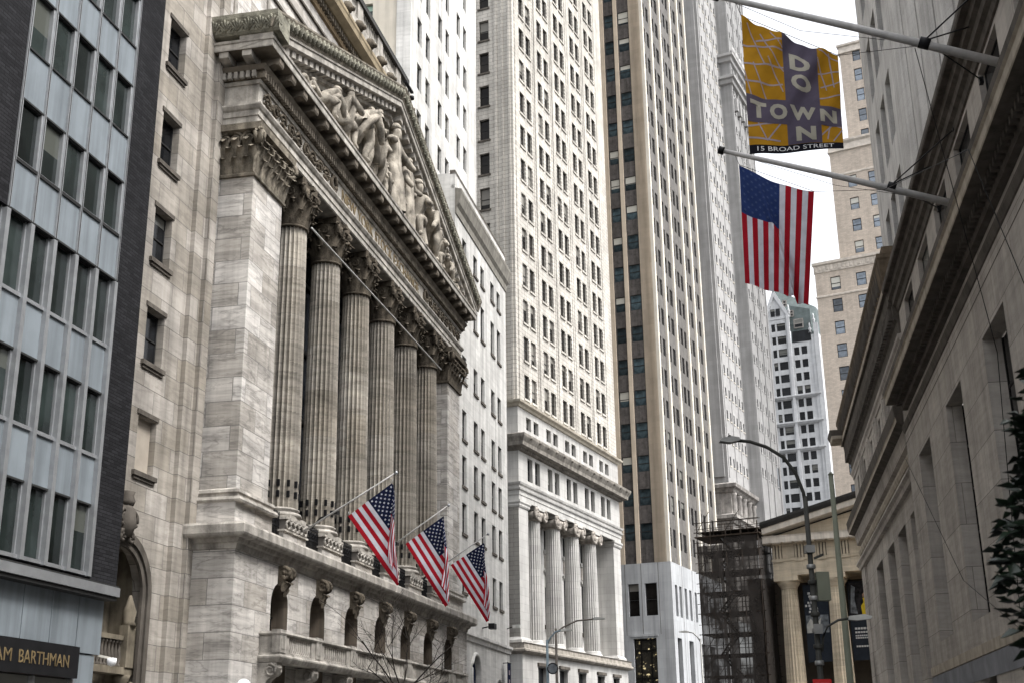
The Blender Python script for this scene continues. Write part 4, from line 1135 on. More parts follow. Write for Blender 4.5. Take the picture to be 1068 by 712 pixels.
b = MB(); b.sweep([(-.3, 7), (-.3, -.3), (Wd + .2, -.3), (Wd + .2, 4)], [(-.02, 10.4), (.35, 10.5), (.5, 10.65), (.5, 10.8), (.35, 10.9), (.3, 11.3), (.4, 11.4), (-.5, 11.45)], BAND); b.box(-.2, Wd, -.2, 3, 11.2, 11.38, CREAM_LOW); b.build('base_cornice', cream)

# ================================================================== TAN TOWER WITH DARK WINDOW STRIPS
A4 = 23.5; O4 = Vector((18.5, 150.0, 0)); RZ4 = PI / 2 - R(A4)
tan = thing('tan_office_tower', 'tan stone tower with dark vertical window strips and pale ribs on its long side', 'building', O4, RZ4)
LW = 23.4
piers = [(-.0, .55), (4.1, 4.75), (8.75, 9.4), (14.5, 15.15), (18.75, 19.4), (22.8, LW)]
bayx = []
for (p, q), n in zip(zip(piers, piers[1:]), (2, 2, 3, 2, 2)):
    a, c = p[1], q[0]; w = (c - a) / n
    bayx += [(a + w * i + .34, a + w * (i + 1) - .34) for i in range(n)]
frow = [23.9 + 4.09 * k for k in range(26)]
b = MB()
for p, q in zip(piers, piers[1:]):
    ops = [(a, c, z + 1.45, z + 3.7) for a, c in bayx if p[1] < a < q[0] for z in frow]
    b.wall(p[1], q[0], 23.3, 131, .25, ops, .16, SPANDREL_L)
b.quad((LW, 0, 0), (LW, 18, 0), (LW, 18, 131), (LW, 0, 131), TAN)
b.build('spandrel_wall', tan)
b = MB()
for a, c in piers: b.box(a, c, -.0, .4, 23.3, 131, PALE_PIER)
pieces(b, 'rib', tan)
b = MB()
b.box(.0, .3, .4, 1.95, 23.3, 131, TAN); b.x = SOUTH
b.box(-1.96, -.41, .0, .5, 23.3, 131, TAN); b.box(-4.2, -3.68, 0, .5, 23.3, 131, TAN); b.box(-16, -5.68, 0, .5, 23.3, 131, TAN)
pieces(b, 'corner_pier', tan, .001)
b = MB(); b.x = SOUTH
srow4 = [20.0 + 4.2 * k for k in range(1, 26)]
for a, c in ((-5.68, -4.2), (-3.68, -1.96)): b.wall(a, c, 23.3, 131, .2, [(a + .1, c - .1, z + 1.9, z + 3.95) for z in srow4], .2, SPANDREL)
pieces(b, 'spandrel_strip', tan)
sw = []
for a, c in ((-5.68, -4.2), (-3.68, -1.96)): sw += [(.3, -(a + c) / 2, z + 1.9, c - a - .2, 2.05, -PI / 2) for z in srow4]
windows(tan, sw, GLASS_B4, FRAME_DK, fw=.07, limit=46)
windows(tan, [((a + c) / 2, .34, z + 1.45, c - a, 2.25, 0) for a, c in bayx for z in frow], GLASS, FRAME_DK, fw=.06, limit=94)
b = MB()
lops = [(.55 + v, 1.55 + v, 17.0, 20.7) for v in (.65, 2.45, 4.75, 6.75, 9.2, 11.5, 14.0, 16.0, 18.3, 20.2)]
dops = [(1.2, 3.0, 3, 14.5), (6.1, 8.0, 3, 14.5), (11.0, 13.0, 3, 14.5), (16, 18, 3, 14.5)]
b.wall(-.05, LW + .1, 0, 23.3, -.06, lops + dops, .6, GREYBASE); b.x = SOUTH
sops = [(-5.4, -4.05, 17.1, 20.9), (-3.3, -1.8, 17.1, 20.9), (-5.0, -2.15, 2, 14.5)]
b.wall(-16, .05, 0, 23.3, -.05, sops, .5, GREYBASE); b.box(-5.3, -1.9, -.14, -.04, 14.7, 15.0, GREYBASE)
for x in (-5.75, -3.7, -1.55): b.box(x - .03, x + .03, -.062, -.04, 14.9, 23.3, SPANDREL_L)
b.x = None
for p in (4.4, 9.0, 14.8, 19.0): b.box(p - .04, p + .04, -.075, -.05, 0, 23.3, SPANDREL_L)
b.build('base_wall', tan)
windows(tan, [((o[0] + o[1]) / 2, .3, o[2], 1.0, 3.7, 0) for o in lops] + [(.3, -(o[0] + o[1]) / 2, o[2], o[1] - o[0], 3.8, -PI / 2) for o in sops[:2]], GLASS_B3, FRAME_DK, limit=108)
windows(tan, [((o[0] + o[1]) / 2, .4, 3, o[1] - o[0], 11.5, 0) for o in dops], GLASS_B3, BRONZE, fw=.12, rail=.75, mull=1, limit=112)
# lit hall window
lit, n_, p_ = mnew('lit_hall_interior')
tc = n_.nodes.new('ShaderNodeTexCoord'); f_ = noise(n_, tc.outputs['Object'], 1.6, 4, .7, 0, (1, 1, 1.6))
p_.inputs['Base Color'].default_value = (.03, .027, .02, 1); p_.inputs['Emission Color'].default_value = (1, .82, .45, 1)
n_.links.new(mapr(n_, f_, .58, .72, 0.0, .45), p_.inputs['Emission Strength']); p_.inputs['Roughness'].default_value = .1
b = MB(); b.x = SOUTH
for x in (-4.95, -4.2, -2.95, -2.2): b.box(x - .09, x + .09, .28, .45, 2, 14.5, BRONZE)
for z in (14.3, 13.1, 9.9, 8.9, 5.5): b.box(-5, -2.15, .29, .44, z - .1, z + .1, BRONZE)
o = b.build('window', tan, label='tall bronze hall window with lamps lit inside')
g = MB(); g.x = SOUTH; g.box(-5, -2.15, .4, .42, 2, 14.5, lit); g.build('pane', o)

# ================================================================== GREY TOWERS BEHIND
A5 = 25.0; O5 = Vector((33.08, 190.0, 0)); RZ5 = PI / 2 - R(A5)
g5 = thing('grey_office_tower', 'grey stone tower with tiny windows and a carved lower cornice behind the tan tower', 'building', O5, RZ5)
b = MB(); xs5 = [1.6, 3.6, 5.5, 7.4, 9.6, 11.4]
r5 = [44 + 3.76 * k for k in range(29)]
b.wall(0, 13, 30, 156, 0, [(x, x + .7, z, z + 1.5) for x in xs5 for z in r5], .14, GREYTOWER_W)
for x in xs5:
    for z in r5: b.box(x - .1, x + .8, -.1, .02, z - .16, z, PALE_PIER)
for x in (0.7, 4.9, 8.9, 12.6): b.box(x - .2, x + .2, -.12, 0, 42, 156, GREYTOWER_W)
b.build('wall', g5)
b = MB(); b.x = SOUTH
b.wall(-18, 0, 0, 156, 0, [(-4.1, -2.6, z, z + 2.1) for z in [44 + 3.95 * k for k in range(29)]], .3, GREYTOWER)
b.box(-2.3, -.5, -.35, 0, 42, 156, GREYTOWER); b.build('side_wall', g5)
windows(g5, [(x + .35, .08, z, .7, 1.5, 0) for x in xs5 for z in r5], GLASS, limit=70)
windows(g5, [(.2, 3.35, z, 1.5, 2.1, -PI / 2) for z in [44 + 3.95 * k for k in range(20, 29)]], GLASS, limit=90)
ORN = plain('carved_grey_stone', (.33, .31, .29), .85, .5, 1.0, streak=.4, bump=.8)
b = MB(); p5 = [(-.3, 14), (-.3, -.3), (27, -.3)]
b.wall(-.3, 27, 20, 41, -.3, [(x, x + 1.6, 36.6, 38.8) for x in range(1, 26, 3)], .5, ORN); b.box(-.3, -.28, -.3, 14, 20, 41, ORN)
b.sweep(p5, [(-.02, 39.4), (.4, 39.5), (.7, 39.9), (1.1, 40.1), (1.2, 40.6), (-.02, 41)], ORN)
b.sweep(p5, [(-.02, 34.6), (.3, 34.7), (.5, 35.2), (.9, 35.4), (.9, 35.9), (-.02, 36.2)], ORN)
b.sweep(p5, [(-.02, 32), (.2, 32.1), (.3, 32.5), (-.02, 32.6)], ORN)
for k in range(9):
    x = 2.4 + 3 * k; b.lathe([(.5, 36.2), (.45, 36.4), (.42, 38.8), (.6, 39.1), (.6, 39.4)], x - 1.9, -.4, ORN, 10); scroll_relief(b, x - 1.2, x + 1, -.35, 33, 34.4, ORN, k, 1.1)
b.lathe([(.02, 36.9), (.7, 37.2), (.8, 37.7), (.02, 38.4)], -.4, 3.2, ORN, 12); b.box(-.5, -.25, 1.3, 2.2, 36.2, 39.4, ORN); b.box(-.5, -.25, 4.2, 5.1, 36.2, 39.4, ORN)
b.build('lower_cornice', g5)
g6 = thing('far_grey_tower', 'second grey tower standing forward beyond the first with moulded belts near the top', 'building', O5, RZ5)
b = MB(); b.x = Matrix.Translation((12.5, -2.0, 0))
xs6 = [1.4, 3.2, 5.2, 7.2, 9.4, 11.4]; r6 = [44.5 + 3.9 * k for k in range(28)]
b.wall(0, 14, 25, 156, 0, [(x, x + .65, z, z + 1.4) for x in xs6 for z in r6], .14, GREYTOWER)
for x in xs6:
    for z in r6: b.box(x - .1, x + .75, -.1, .02, z - .16, z, GREYTOWER_W)
for x in (.4, 4.5, 8.6, 13.5): b.box(x - .3, x + .3, -.15, 0, 25, 156, GREYTOWER)
b.quad((0, 0, 25), (0, 0, 156), (0, 12, 156), (0, 12, 25), GREYTOWER); b.quad((14, 0, 25), (14, 12, 25), (14, 12, 156), (14, 0, 156), GREYTOWER)
b.build('wall', g6)
b = MB(); b.x = Matrix.Translation((12.5, -2.0, 0))
for z in (116.0, 120.5): b.sweep([(0, 12), (0, 0), (14, 0)], [(-.02, z), (.4, z + .2), (.5, z + .9), (.9, z + 1.1), (.9, z + 1.6), (-.02, z + 1.8)], GREYTOWER_W)
for k in range(6):
    x = 1.2 + k * 2.2; b.box(x - .4, x + .4, -.7, 0, 111, 113.5, GREYTOWER_W); b.lathe([(.2, 122.2), (.5, 122.8), (.2, 124)], x, -.5, GREYTOWER_W, 8)
pieces(b, 'belt_course', g6)
b = MB(); b.x = Matrix.Translation((12.5, -2.0, 0)); b.box(11.7, 13.4, -.02, .2, 44, 48, GLASS); b.build('window', g6, label='large dark window near the foot of the wall')
windows(g6, [(12.5 + x + .325, -1.92, z, .65, 1.4, 0) for x in xs6 for z in r6], GLASS, limit=80)

# ================================================================== WHITE GOTHIC TOWER
AF = 116.0; RZF = PI / 2 - R(AF)
O6 = Vector((55.4, 270.0, 0))
gt = thing('gabled_white_tower', 'ornate white tower with a pointed gable and green copper mansard roof', 'building', O6, RZF)
rw = [86.6 - 3.0 * k for k in range(20)] 
rw = [v for v in rw if v > 30]
b = MB()
allr = [87.2 - 2.98 * k - 1.85 for k in range(18)]
ops = []
for z in allr: ops += [(3.65, 4.55, z, z + 1.85), (4.9, 6.85, z, z + 1.85), (8.35, 9.55, z, z + 1.85), (10.0, 11.3, z, z + 1.85)]
ops += [(3.65, 4.55, z, z + 1.8) for z in (88.4, 91.4)] + [(4.9, 6.85, z, z + 1.8) for z in (88.4, 91.4)]
b.wall(2.2, 7.9, 28, 94.2, 0, [o for o in ops if o[1] < 7.9], .5, GOTHIC); b.wall(7.9, 12.6, 28, 88.3, 0, [o for o in ops if o[0] > 7.9], .5, GOTHIC)
b.box(7.3, 7.9, -.5, .0, 28, 95, GOTHIC); b.box(12.5, 14.2, -.3, 9, 28, 89.5, GOTHIC); b.box(2.1, 2.9, -.3, 0, 28, 94, GOTHIC); b.box(13.2, 14.2, -.5, -.3, 28, 92, GOTHIC)
b.quad((2.2, 0, 28), (2.2, 0, 94), (2.2, 10, 94), (2.2, 10, 28), GOTHIC)
for z in (69.95, 75.9, 64.0): 
    b.sweep([(2.1, 2), (2.1, -.0), (13.6, -.0)], [(-.02, z - .5), (.3, z - .45), (.6, z - .1), (.7, z), (.7, z + .2), (-.02, z + .35)], GOTHIC)
b.build('wall', gt)
b = MB(); b.prism([(2.6, 94.2), (7.8, 94.2), (4.9, 100.2)], -.1, .6, GOTHIC); b.prism([(7.7, 94.2), (8.3, 94.4), (5.0, 101.0), (4.6, 101.0), (1.9, 94.4), (2.5, 94.2), (4.8, 99.6)], -.35, -.1, GOTHIC)
for x, z in ((4.85, 100.8), (7.9, 95), (2.2, 94.5), (13.3, 92), (12.3, 90)):
    b.lathe([(.35, z), (.2, z + .5), (.4, z + .8), (.12, z + 1.4), (.22, z + 1.7), (.02, z + 2.4)], x, -.1, GOTHIC, 8)
pieces(b, 'gable', gt)
windows(gt, [(4.3, -.24, 95.0, .95, 1.7, 0), (5.5, -.24, 95.0, .95, 1.7, 0)], GLASS, FRAME_DK)
b = MB(); b.box(8.3, 12.4, -.12, .0, 88.3, 90.8, GLASS); b.build('window', gt, label='broad dark studio window under the mansard roof')
b = MB(); b.add([(2.2, .7, 94), (13.8, .7, 88.2), (13.8, .7, 90), (2.2, .7, 96), (4, 5, 103.5), (13, 5, 97.5), (13, 14, 97.5), (4, 14, 103.5), (13.8, 14, 88), (2.2, 14, 94)], [(0, 1, 2, 3), (3, 2, 5, 4), (4, 5, 6, 7), (2, 8, 6, 5), (3, 4, 7, 9)], SLATE)
b.add([(7.9, .3, 88.4), (12.6, .3, 88.4), (12.4, 1.2, 96), (7.9, 1.2, 97.5)], [(0, 1, 2, 3)], SLATE)
b.build('mansard_roof', gt)
windows(gt, [(9.8, .35, 91.6, 2.2, 2.2, 0), (6.9, 1.0, 97.3, 1.0, 1.6, 0), (8.4, .75, 94.6, .9, 1.6, 0)], GLASS, ORN, fw=.25)
windows(gt, [((o[0] + o[1]) / 2, .3, o[2], o[1] - o[0], o[3] - o[2], 0) for o in ops], GLASS, FRAME_DK, fw=.07, mull=0)

# ================================================================== BEIGE STEPPED TOWER
O7 = Vector((55.8, 215.0, 0)); RZ7 = PI / 2 - R(118)
bt = thing('stepped_brick_tower', 'beige brick tower with set back upper storeys and sky reflecting windows', 'building', O7, RZ7)
r7 = [81.0 - 4.25 * k for k in range(13)]; ru = [119.9 - 4.3 * k for k in range(5)]; rm = [96.35 - 4.3 * k for k in range(3)] + [100.9]
c7 = [2.75, 7.4, 12.0, 16.7]
b = MB()
b.wall(0, 22, 15, 86.2, 0, [(x, x + 1.8, z, z + 2.55) for x in c7 for z in r7], .3, BEIGE); b.quad((0, 0, 15), (0, 0, 86.2), (0, 15, 86.2), (0, 15, 15), BEIGE)
b.quad((0, 0, 86.2), (22, 0, 86.2), (22, 15, 86.2), (0, 15, 86.2), BEIGE)
b.x = Matrix.Translation((0, 1.2, 0)); b.wall(4.6, 22, 86, 110.5, 0, [(x, x + 1.65, z, z + 2.4) for x in (7.5, 11.3, 15.2) for z in rm], .3, BEIGE); b.quad((4.6, 0, 86), (4.6, 0, 110.5), (4.6, 12, 110.5), (4.6, 12, 86), BEIGE)
b.quad((4.6, 0, 110.5), (22, 0, 110.5), (22, 9, 110.5), (4.6, 9, 110.5), BEIGE)
b.x = Matrix.Translation((0, 2.4, 0)); b.wall(8.2, 22, 110, 131, 0, [(x, x + 1.5, z - .6, z + 2.0) for x in (10.6, 14.5) for z in [v + 8 for v in ru]], .3, BEIGE); b.quad((8.2, 0, 110), (8.2, 0, 131), (8.2, 10, 131), (8.2, 10, 110), BEIGE)
b.build('wall', bt)
b = MB(); PALEB = plain('pale_terracotta', (.58, .53, .47), .8, .25, 1.2, bump=.5)
b.sweep([(0, 8), (0, 0), (22, 0)], [(-.02, 79.85), (.12, 79.9), (.12, 80.2), (-.02, 80.3)], PALEB)
b.sweep([(0, 8), (0, 0), (22, 0)], [(-.02, 84.6), (.15, 84.7), (.1, 86.0), (.35, 86.2), (.35, 86.7), (-.02, 86.8)], PALEB)
for k in range(30): b.box(k * .73 + .1, k * .73 + .45, -.25, -.02, 84.9 + .2 * (k % 2), 85.9, PALEB)
b.sweep([(4.6, 8), (4.6, 1.2), (22, 1.2)], [(-.02, 103.6), (.12, 103.7), (.12, 104), (-.02, 104.1)], PALEB)
b.sweep([(4.6, 8), (4.6, 1.2), (22, 1.2)], [(-.02, 108.4), (.3, 108.6), (.1, 110.0), (.4, 110.4), (.4, 110.8), (-.02, 110.9)], PALEB)
b.sweep([(8.2, 8), (8.2, 2.4), (22, 2.4)], [(-.02, 129.4), (.3, 129.5), (.1, 130.8), (.4, 131), (.4, 131.4), (-.02, 131.5)], PALEB); pieces(b, 'parapet', bt)
windows(bt, [(x + .9, .15, z, 1.8, 2.55, 0) for x in c7 for z in r7] + [(x + .82, 1.35, z, 1.65, 2.4, 0) for x in (7.5, 11.3, 15.2) for z in rm] + [(x + .75, 2.55, z + 7.4, 1.5, 2.6, 0) for x in (10.6, 14.5) for z in ru], GLASS_PALE, FRAME_DK, fw=.12)

# ================================================================== GREEK TEMPLE HALL
OT = Vector((23.65, 118.0, 0))
tp = thing('doric_temple_hall', 'Greek temple front hall with fluted Doric columns and yellowish marble gable', 'building', OT, RZF)
TW = 33.6; tcol = [1.6 + 4.35 * k for k in range(8)]
for c in tcol:
    r = MB(); r.box(c - 1.12, c + 1.12, -.05, 2.15, 16.62, 17.08, TEMPLE); r.lathe([(.74, 15.9), (.78, 15.98), (.76, 16.05), (.95, 16.3), (1.08, 16.55), (1.05, 16.63)], c, 1.05, TEMPLE, 28); o = r.build('column', tp)
    s_ = MB(); s_.flute([(.97 - .24 * (i / 8) ** 1.3, 3.2 + 12.75 * i / 8) for i in range(9)], c, 1.05, TEMPLE, 20, 4, .08, True); s_.build('shaft', o)
b = MB(); b.box(.5, TW, 0, 2.1, 17.1, 18.45, TEMPLE); b.box(.44, TW + .06, -.06, 2.2, 18.45, 18.6, TEMPLE); b.box(.5, TW, 0, 2.2, 18.6, 20.1, TEMPLE)
o = b.build('entablature', tp)
b = MB()
for k in range(17):
    x = 1.0 + 2.06 * k
    for q in (-.3, 0, .3): b.prism([(x + q - .09, 18.62), (x + q + .09, 18.62), (x + q + .09, 19.95), (x + q - .09, 19.95)], -.1, 0, TEMPLE)
    for q in (-.15, .15, -.42, .42): b.box(x + q - .04, x + q + .04, -.02, 0, 18.7, 19.9, RDARK)  # dark strips stand in for the shade inside the grooves
    b.box(x - .45, x + .45, -.09, 0, 19.93, 20.1, TEMPLE)
    b.box(x - .42, x + .42, -.1, -.06, 18.36, 18.62, TEMPLE)
pieces(b, 'triglyph', o, .012)
b = MB(); b.sweep([(.6, 8), (.6, 0), (TW, 0), (TW, 8)], [(-.02, 20.1), (.1, 20.12), (.6, 20.2), (.75, 20.1), (.75, 20.6), (.8, 20.75), (-.02, 20.85)], TEMPLE_L)
x = .1
while x < TW: b.box(x - .42, x + .42, -.66, -.1, 20.02, 20.18, TEMPLE_L); x += 1.03
b.build('cornice', tp)
tt = .232
b = MB(); b.prism([(.4, 20.8), (TW - .4, 20.8), (TW / 2, 20.8 + (TW / 2 - .4) * tt)], .35, 9, TEMPLE); b.build('tympanum', tp)
b = MB()
def rake2(b, prof, x0, xa, z0, tn, y, mat):
    for s in (-1, 1):
        k = len(prof); vs = []
        for x in (x0, xa):
            for o_, t in prof: vs.append((xa + s * (xa - x), y - o_, z0 + (x - x0) * tn + t))
        b.add(vs, [(j, (j + 1) % k, k + (j + 1) % k, k + j) for j in range(k)] + [tuple(range(k)), tuple(range(k, 2 * k))], mat)
rake2(b, [(-.6, -.1), (.5, -.05), (.78, 0), (.78, .45), (.84, .52), (-.6, .6)], -.15, TW / 2, 20.95, tt, 0, TEMPLE_L); b.build('raking_cornice', tp)
b = MB(); rake2(b, [(-9, .62), (.84, .55), (.98, .85), (1.0, 1.1), (-9, 1.15)], -.25, TW / 2, 20.95, tt, 0, DARKROOF); b.build('roof', tp)
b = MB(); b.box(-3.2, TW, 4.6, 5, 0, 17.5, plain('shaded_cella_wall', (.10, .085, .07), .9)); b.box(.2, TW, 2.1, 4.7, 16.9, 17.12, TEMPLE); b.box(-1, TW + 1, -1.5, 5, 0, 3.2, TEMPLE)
for k in range(9): b.box(-1, TW + 1, -1.5 - .35 * (k + 1), -1.5 - .35 * k, 0, 3.2 - .35 * (k + 1), TEMPLE)
b.build('porch', tp)
# long banners between the columns
WRITE = plain('banner_lettering', (.6, .6, .6), .8, .1)
PHOTO = plain('banner_photo_grey', (.22, .24, .26), .8, .7, 2.2); PHOTO2 = plain('banner_photo_dark', (.03, .028, .03), .8, .8, 3); YEL = plain('banner_yellow', (.75, .55, .04), .8, .3, 3); PHW = plain('banner_photo_pale', (.55, .55, .52), .8, .4, 2)
def banner(name, label, x0, x1, z0, z1, left):
    t = thing(name, label, 'banner', OT, RZF)
    m = MB(); m.box(x0, x1, 1.45, 1.47, z0, z1, BANNER); o = m.build('sheet', t)
    m = MB(); w = x1 - x0; y0 = 1.435
    if left:
        m.box(x0 + .1, x1 - .1, y0, y0 + .01, z0 + 2.6, z0 + 4.2, PHOTO); m.prism([(x0 + .1, z0 + 3.3), (x0 + .5, z0 + 3.9), (x0 + 1.0, z0 + 3.4), (x0 + 1.5, z0 + 4.0), (x0 + 1.2, z0 + 2.65), (x0 + .1, z0 + 2.65)], y0 - .01, y0, PHW)
        m.box(x0 + .1, x0 + 1.3, y0 - .014, y0 - .01, z0 + 2.62, z0 + 2.9, PHW)
        rnd = random.Random(5)
        for k in range(7):
            z = z1 - .9 - k * .28; a = x0 + .1 + rnd.random() * .5
            for q in range(3): m.box(a + q * .3, a + q * .3 + .16 + rnd.random() * .1, y0, y0 + .01, z, z + .2, WRITE)
        m.box(x0 + .7, x0 + 1.4, y0, y0 + .01, z0 + 1.1, z0 + 1.24, WRITE)
    else:
        m.box(x0 + .05, x1 - .05, y0, y0 + .01, z1 - 3.2, z1 - .05, PHOTO2)
        m.prism([(x0 + .1, z1 - 2.8), (x0 + .35, z1 - .3), (x0 + .7, z1 - .5), (x0 + .55, z1 - 1.6), (x0 + .75, z1 - 2.9)], y0 - .01, y0, PHOTO)
        m.prism([(x0 + 1.15, z1 - 3.1), (x0 + 1.1, z1 - 2.2), (x0 + 1.35, z1 - 1.9), (x0 + 1.3, z1 - 1.5), (x0 + 1.6, z1 - 1.5), (x0 + 1.6, z1 - 1.9), (x0 + 1.9, z1 - 2.2), (x0 + 1.85, z1 - 3.1)], y0 - .01, y0, YEL)
        m.lathe([(.02, z1 - 1.5), (.16, z1 - 1.4), (.17, z1 - 1.2), (.02, z1 - 1.02)], x0 + 1.45, y0, plain('banner_skin_tone', (.4, .24, .16), .8), 10)
        rnd = random.Random(9)
        for z, n, w_ in ((z1 - 4.3, 5, .3), (z1 - 4.62, 6, .26), (z1 - 4.9, 7, .2), (z1 - 5.1, 7, .2), (z1 - 5.85, 6, .24)):
            a = x0 + .35
            for q in range(n):
                l = w_ * (.7 + .4 * rnd.random()); m.box(a, a + l * .8, y0, y0 + .01, z, z + w_ * .62, WRITE); a += l
    m.build('print', o)
banner('hall_banner', 'dark slate banner with white lettering and grey photo between the Doric columns', 2.75, 5.0, 9.3, 16.3, True)
banner('hall_banner', 'dark slate banner with a yellow figure print beside the right Doric column', 6.85, 9.5, 9.3, 16.3, False)

# ================================================================== SCAFFOLD
sc = thing('scaffold', 'dark netted scaffold tower with stairs standing left of the temple hall', 'scaffold', OT, RZF)
PIPE = plain('rusty_pipe', (.035, .026, .02), .6, .4, 2); PLANK = plain('dark_plank', (.06, .045, .035), .85, .4, 2)
nm, n_, p_ = mnew('debris_netting'); tc = n_.nodes.new('ShaderNodeTexCoord')
f_ = mapr(n_, noise(n_, tc.outputs['Object'], .9, 6, .65, .3, (1, 1, .5)), .34, .62, .78, 1.0)
p_.inputs['Base Color'].default_value = (.022, .017, .014, 1); p_.inputs['Roughness'].default_value = .9; n_.links.new(f_, p_.inputs['Alpha'])
SX0, SX1, SY0, SY1, SZ = -6.2, -.3, -1.6, 2.6, 21.6
b = MB(); xs_ = [SX0, -4.9, -3.4, -1.9, SX1]
for x in xs_:
    for y in (SY0, (SY0 + SY1) / 2, SY1): b.tube([(x, y, 0), (x, y, SZ + .6)], .05, PIPE, 5)
for k in range(12):
    z = 1.9 * k + .6
    for y in (SY0, SY1):
        b.bar((SX0 - .3, y, z), (SX1 + .3, y, z), .08, PIPE); b.bar((SX0 - .3, y, z + .9), (SX1 + .3, y, z + .9), .05, PIPE)
    for x in xs_: b.bar((x, SY0, z), (x, SY1, z), .07, PIPE)
    for i in range(4):
        if (i + k) % 2: b.bar((xs_[i], SY0 - .03, z), (xs_[i + 1], SY0 - .03, z + 1.9), .045, PIPE)
for k in range(8): b.bar((SX0 + k * .84, SY0 - .1, SZ - .5), (SX0 + k * .84, SY0 - .1, SZ + .9), .04, PIPE)
for z in (SZ + .2, SZ + .8): b.bar((SX0 - .2, SY0 - .1, z), (SX1 + .2, SY0 - .1, z + .05), .05, PIPE)
b.build('pipe_frame', sc)
b = MB()
for k in range(1, 12): b.box(SX0 + .1, SX1 - .1, SY0 + .2, SY1 - .1, 1.9 * k + .62, 1.9 * k + .68, PLANK)
b.box(SX0 - .2, SX1 + .2, SY0 - .2, SY1, SZ - .6, SZ - .5, PLANK); pieces(b, 'deck', sc)
b = MB()
for k in range(11):
    z = 1.9 * k + .68
    for q in range(9):
        t = q / 9; x = -4.9 + 1.6 * (t if k % 2 else 1 - t); b.box(x, x + .28, -.6, .5, z + 1.9 * t, z + 1.9 * t + .05, STEEL)
    for y in (-.62, .52): b.bar((-4.8 + 1.6 * (0 if k % 2 else 1), y, z), (-4.8 + 1.6 * (1 if k % 2 else 0), y, z + 1.9), .06, PIPE, .14)
b.build('stair', sc)
b = MB()
for i, (x0, x1, z0, z1) in enumerate([(SX0 + .02, -3.75, .5, 20.2), (-3.65, -.4, .5, 20.9), (-2.0, -.4, .3, 17.0)]):
    nx, nz = 8, 24; vs = []
    for j in range(nz + 1):
        for k in range(nx + 1):
            x = x0 + (x1 - x0) * k / nx; z = z0 + (z1 - z0) * j / nz
            vs.append((x, SY0 - .12 + (.05 if i < 2 else 1.5) + .06 * math.sin(k * 1.7 + j * .9) + .04 * math.sin(j * 2.1), z))
    b.add(vs, [(j * (nx + 1) + k, j * (nx + 1) + k + 1, (j + 1) * (nx + 1) + k + 1, (j + 1) * (nx + 1) + k) for j in range(nz) for k in range(nx)], nm, True)
vs = []
for j in range(13):
    for k in range(5): vs.append((SX1 + .1 + .04 * math.sin(j + k), SY0 + (SY1 - SY0) * k / 4, .5 + 20 * j / 12))
b.add(vs, [(j * 5 + k, j * 5 + k + 1, (j + 1) * 5 + k + 1, (j + 1) * 5 + k) for j in range(12) for k in range(4)], nm, True)
pieces(b, 'netting', sc)

# ================================================================== RIGHT BANK BUILDING
rb = thing('limestone_bank', 'grey limestone bank with deep tall window recesses and dark heavy cornice on the right', 'building', OR, RZR)
UN = 66.6; UF = 103.4   # local x = -u
b = MB(); D = .66
nc = [60.4, 50.9, 41.6, 32.2, 22.8, 13.4]
b.wall(-UN, 10, 0, 19.2, 0, [(-c - 2.05, -c + 2.05, 6.5, 15.6) for c in nc] + [(-c - 1.6, -c + 1.6, 1, 4.9) for c in nc], D, RSTONE)
b.quad((-UN, 0, 0), (-UN, 0, 19.2), (-UN, .4, 19.2), (-UN, .4, 0), RSTONE)
b.build('near_wall', rb)
for c in nc:
    for z0, z1, hw in ((6.5, 15.6, 2.05), (1, 4.9, 1.6)):
        w = MB(); w.box(-c - hw, -c + hw, D + .06, D + .1, z0, z1, BRONZE)
        for q in range(5): x = -c - hw + 2 * hw * q / 4; w.box(x - .06, x + .06, D, D + .06, z0, z1, BRONZE)
        for q in range(1, 5): z = z0 + (z1 - z0) * q / 5; w.box(-c - hw, -c + hw, D + .01, D + .06, z - .05, z + .05, BRONZE)
        o = w.build('window', rb); g = MB(); g.box(-c - hw + .02, -c + hw - .02, D + .035, D + .058, z0 + .02, z1 - .02, GLASS); g.build('pane', o)
b = MB(); b.sweep([(-UN, .4), (-UN, 0), (10, 0)], [(-.02, 5.05), (.06, 5.08), (.06, 5.5), (-.02, 5.52)], RLIGHT); b.box(-UN - .02, 10, -.04, .0, 4.2, 5.04, plain('damp_base_stone', (.22, .225, .24), .85, .3, .8)); b.build('base_band', rb)
b = MB(); b.box(-UN, 10, -.01, .01, 17.15, 17.19, RDARK); b.sweep([(-UN, .4), (-UN, 0), (10, 0)], [(-.02, 17.7), (.05, 17.75), (.12, 18.0), (.1, 18.15), (-.02, 18.2)], RDARK)
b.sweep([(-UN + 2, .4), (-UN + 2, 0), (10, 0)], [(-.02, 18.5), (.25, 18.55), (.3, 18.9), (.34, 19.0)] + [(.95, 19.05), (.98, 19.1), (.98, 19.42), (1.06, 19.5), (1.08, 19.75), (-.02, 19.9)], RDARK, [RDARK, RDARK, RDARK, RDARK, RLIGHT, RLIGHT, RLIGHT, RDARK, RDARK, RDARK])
x = -UN + 2
while x < 8: b.box(x, x + .22, -.55, -.1, 18.75, 19.04, RDARK); x += .45
pieces(b, 'sill_ledge', rb)
b = MB(); attic = []
for c in [62.5, 56.5, 50.5, 44.5, 38.5, 32.5, 26.5, 20.5]: attic += [(-c - 1.7, -c + 1.7, 20.2, 24.4)]
for c in [98.5, 92.5, 86.5, 80.5, 74.5, 68.5]: attic += [(-c - 1.75, -c - .45, 20.2, 22.3 if c > 66 else 24.4), (-c + .45, -c + 1.75, 20.2, 22.3 if c > 66 else 24.4)]
b.wall(-UF, 10, 19.0, 26, .4, attic, .35, RSTONE)
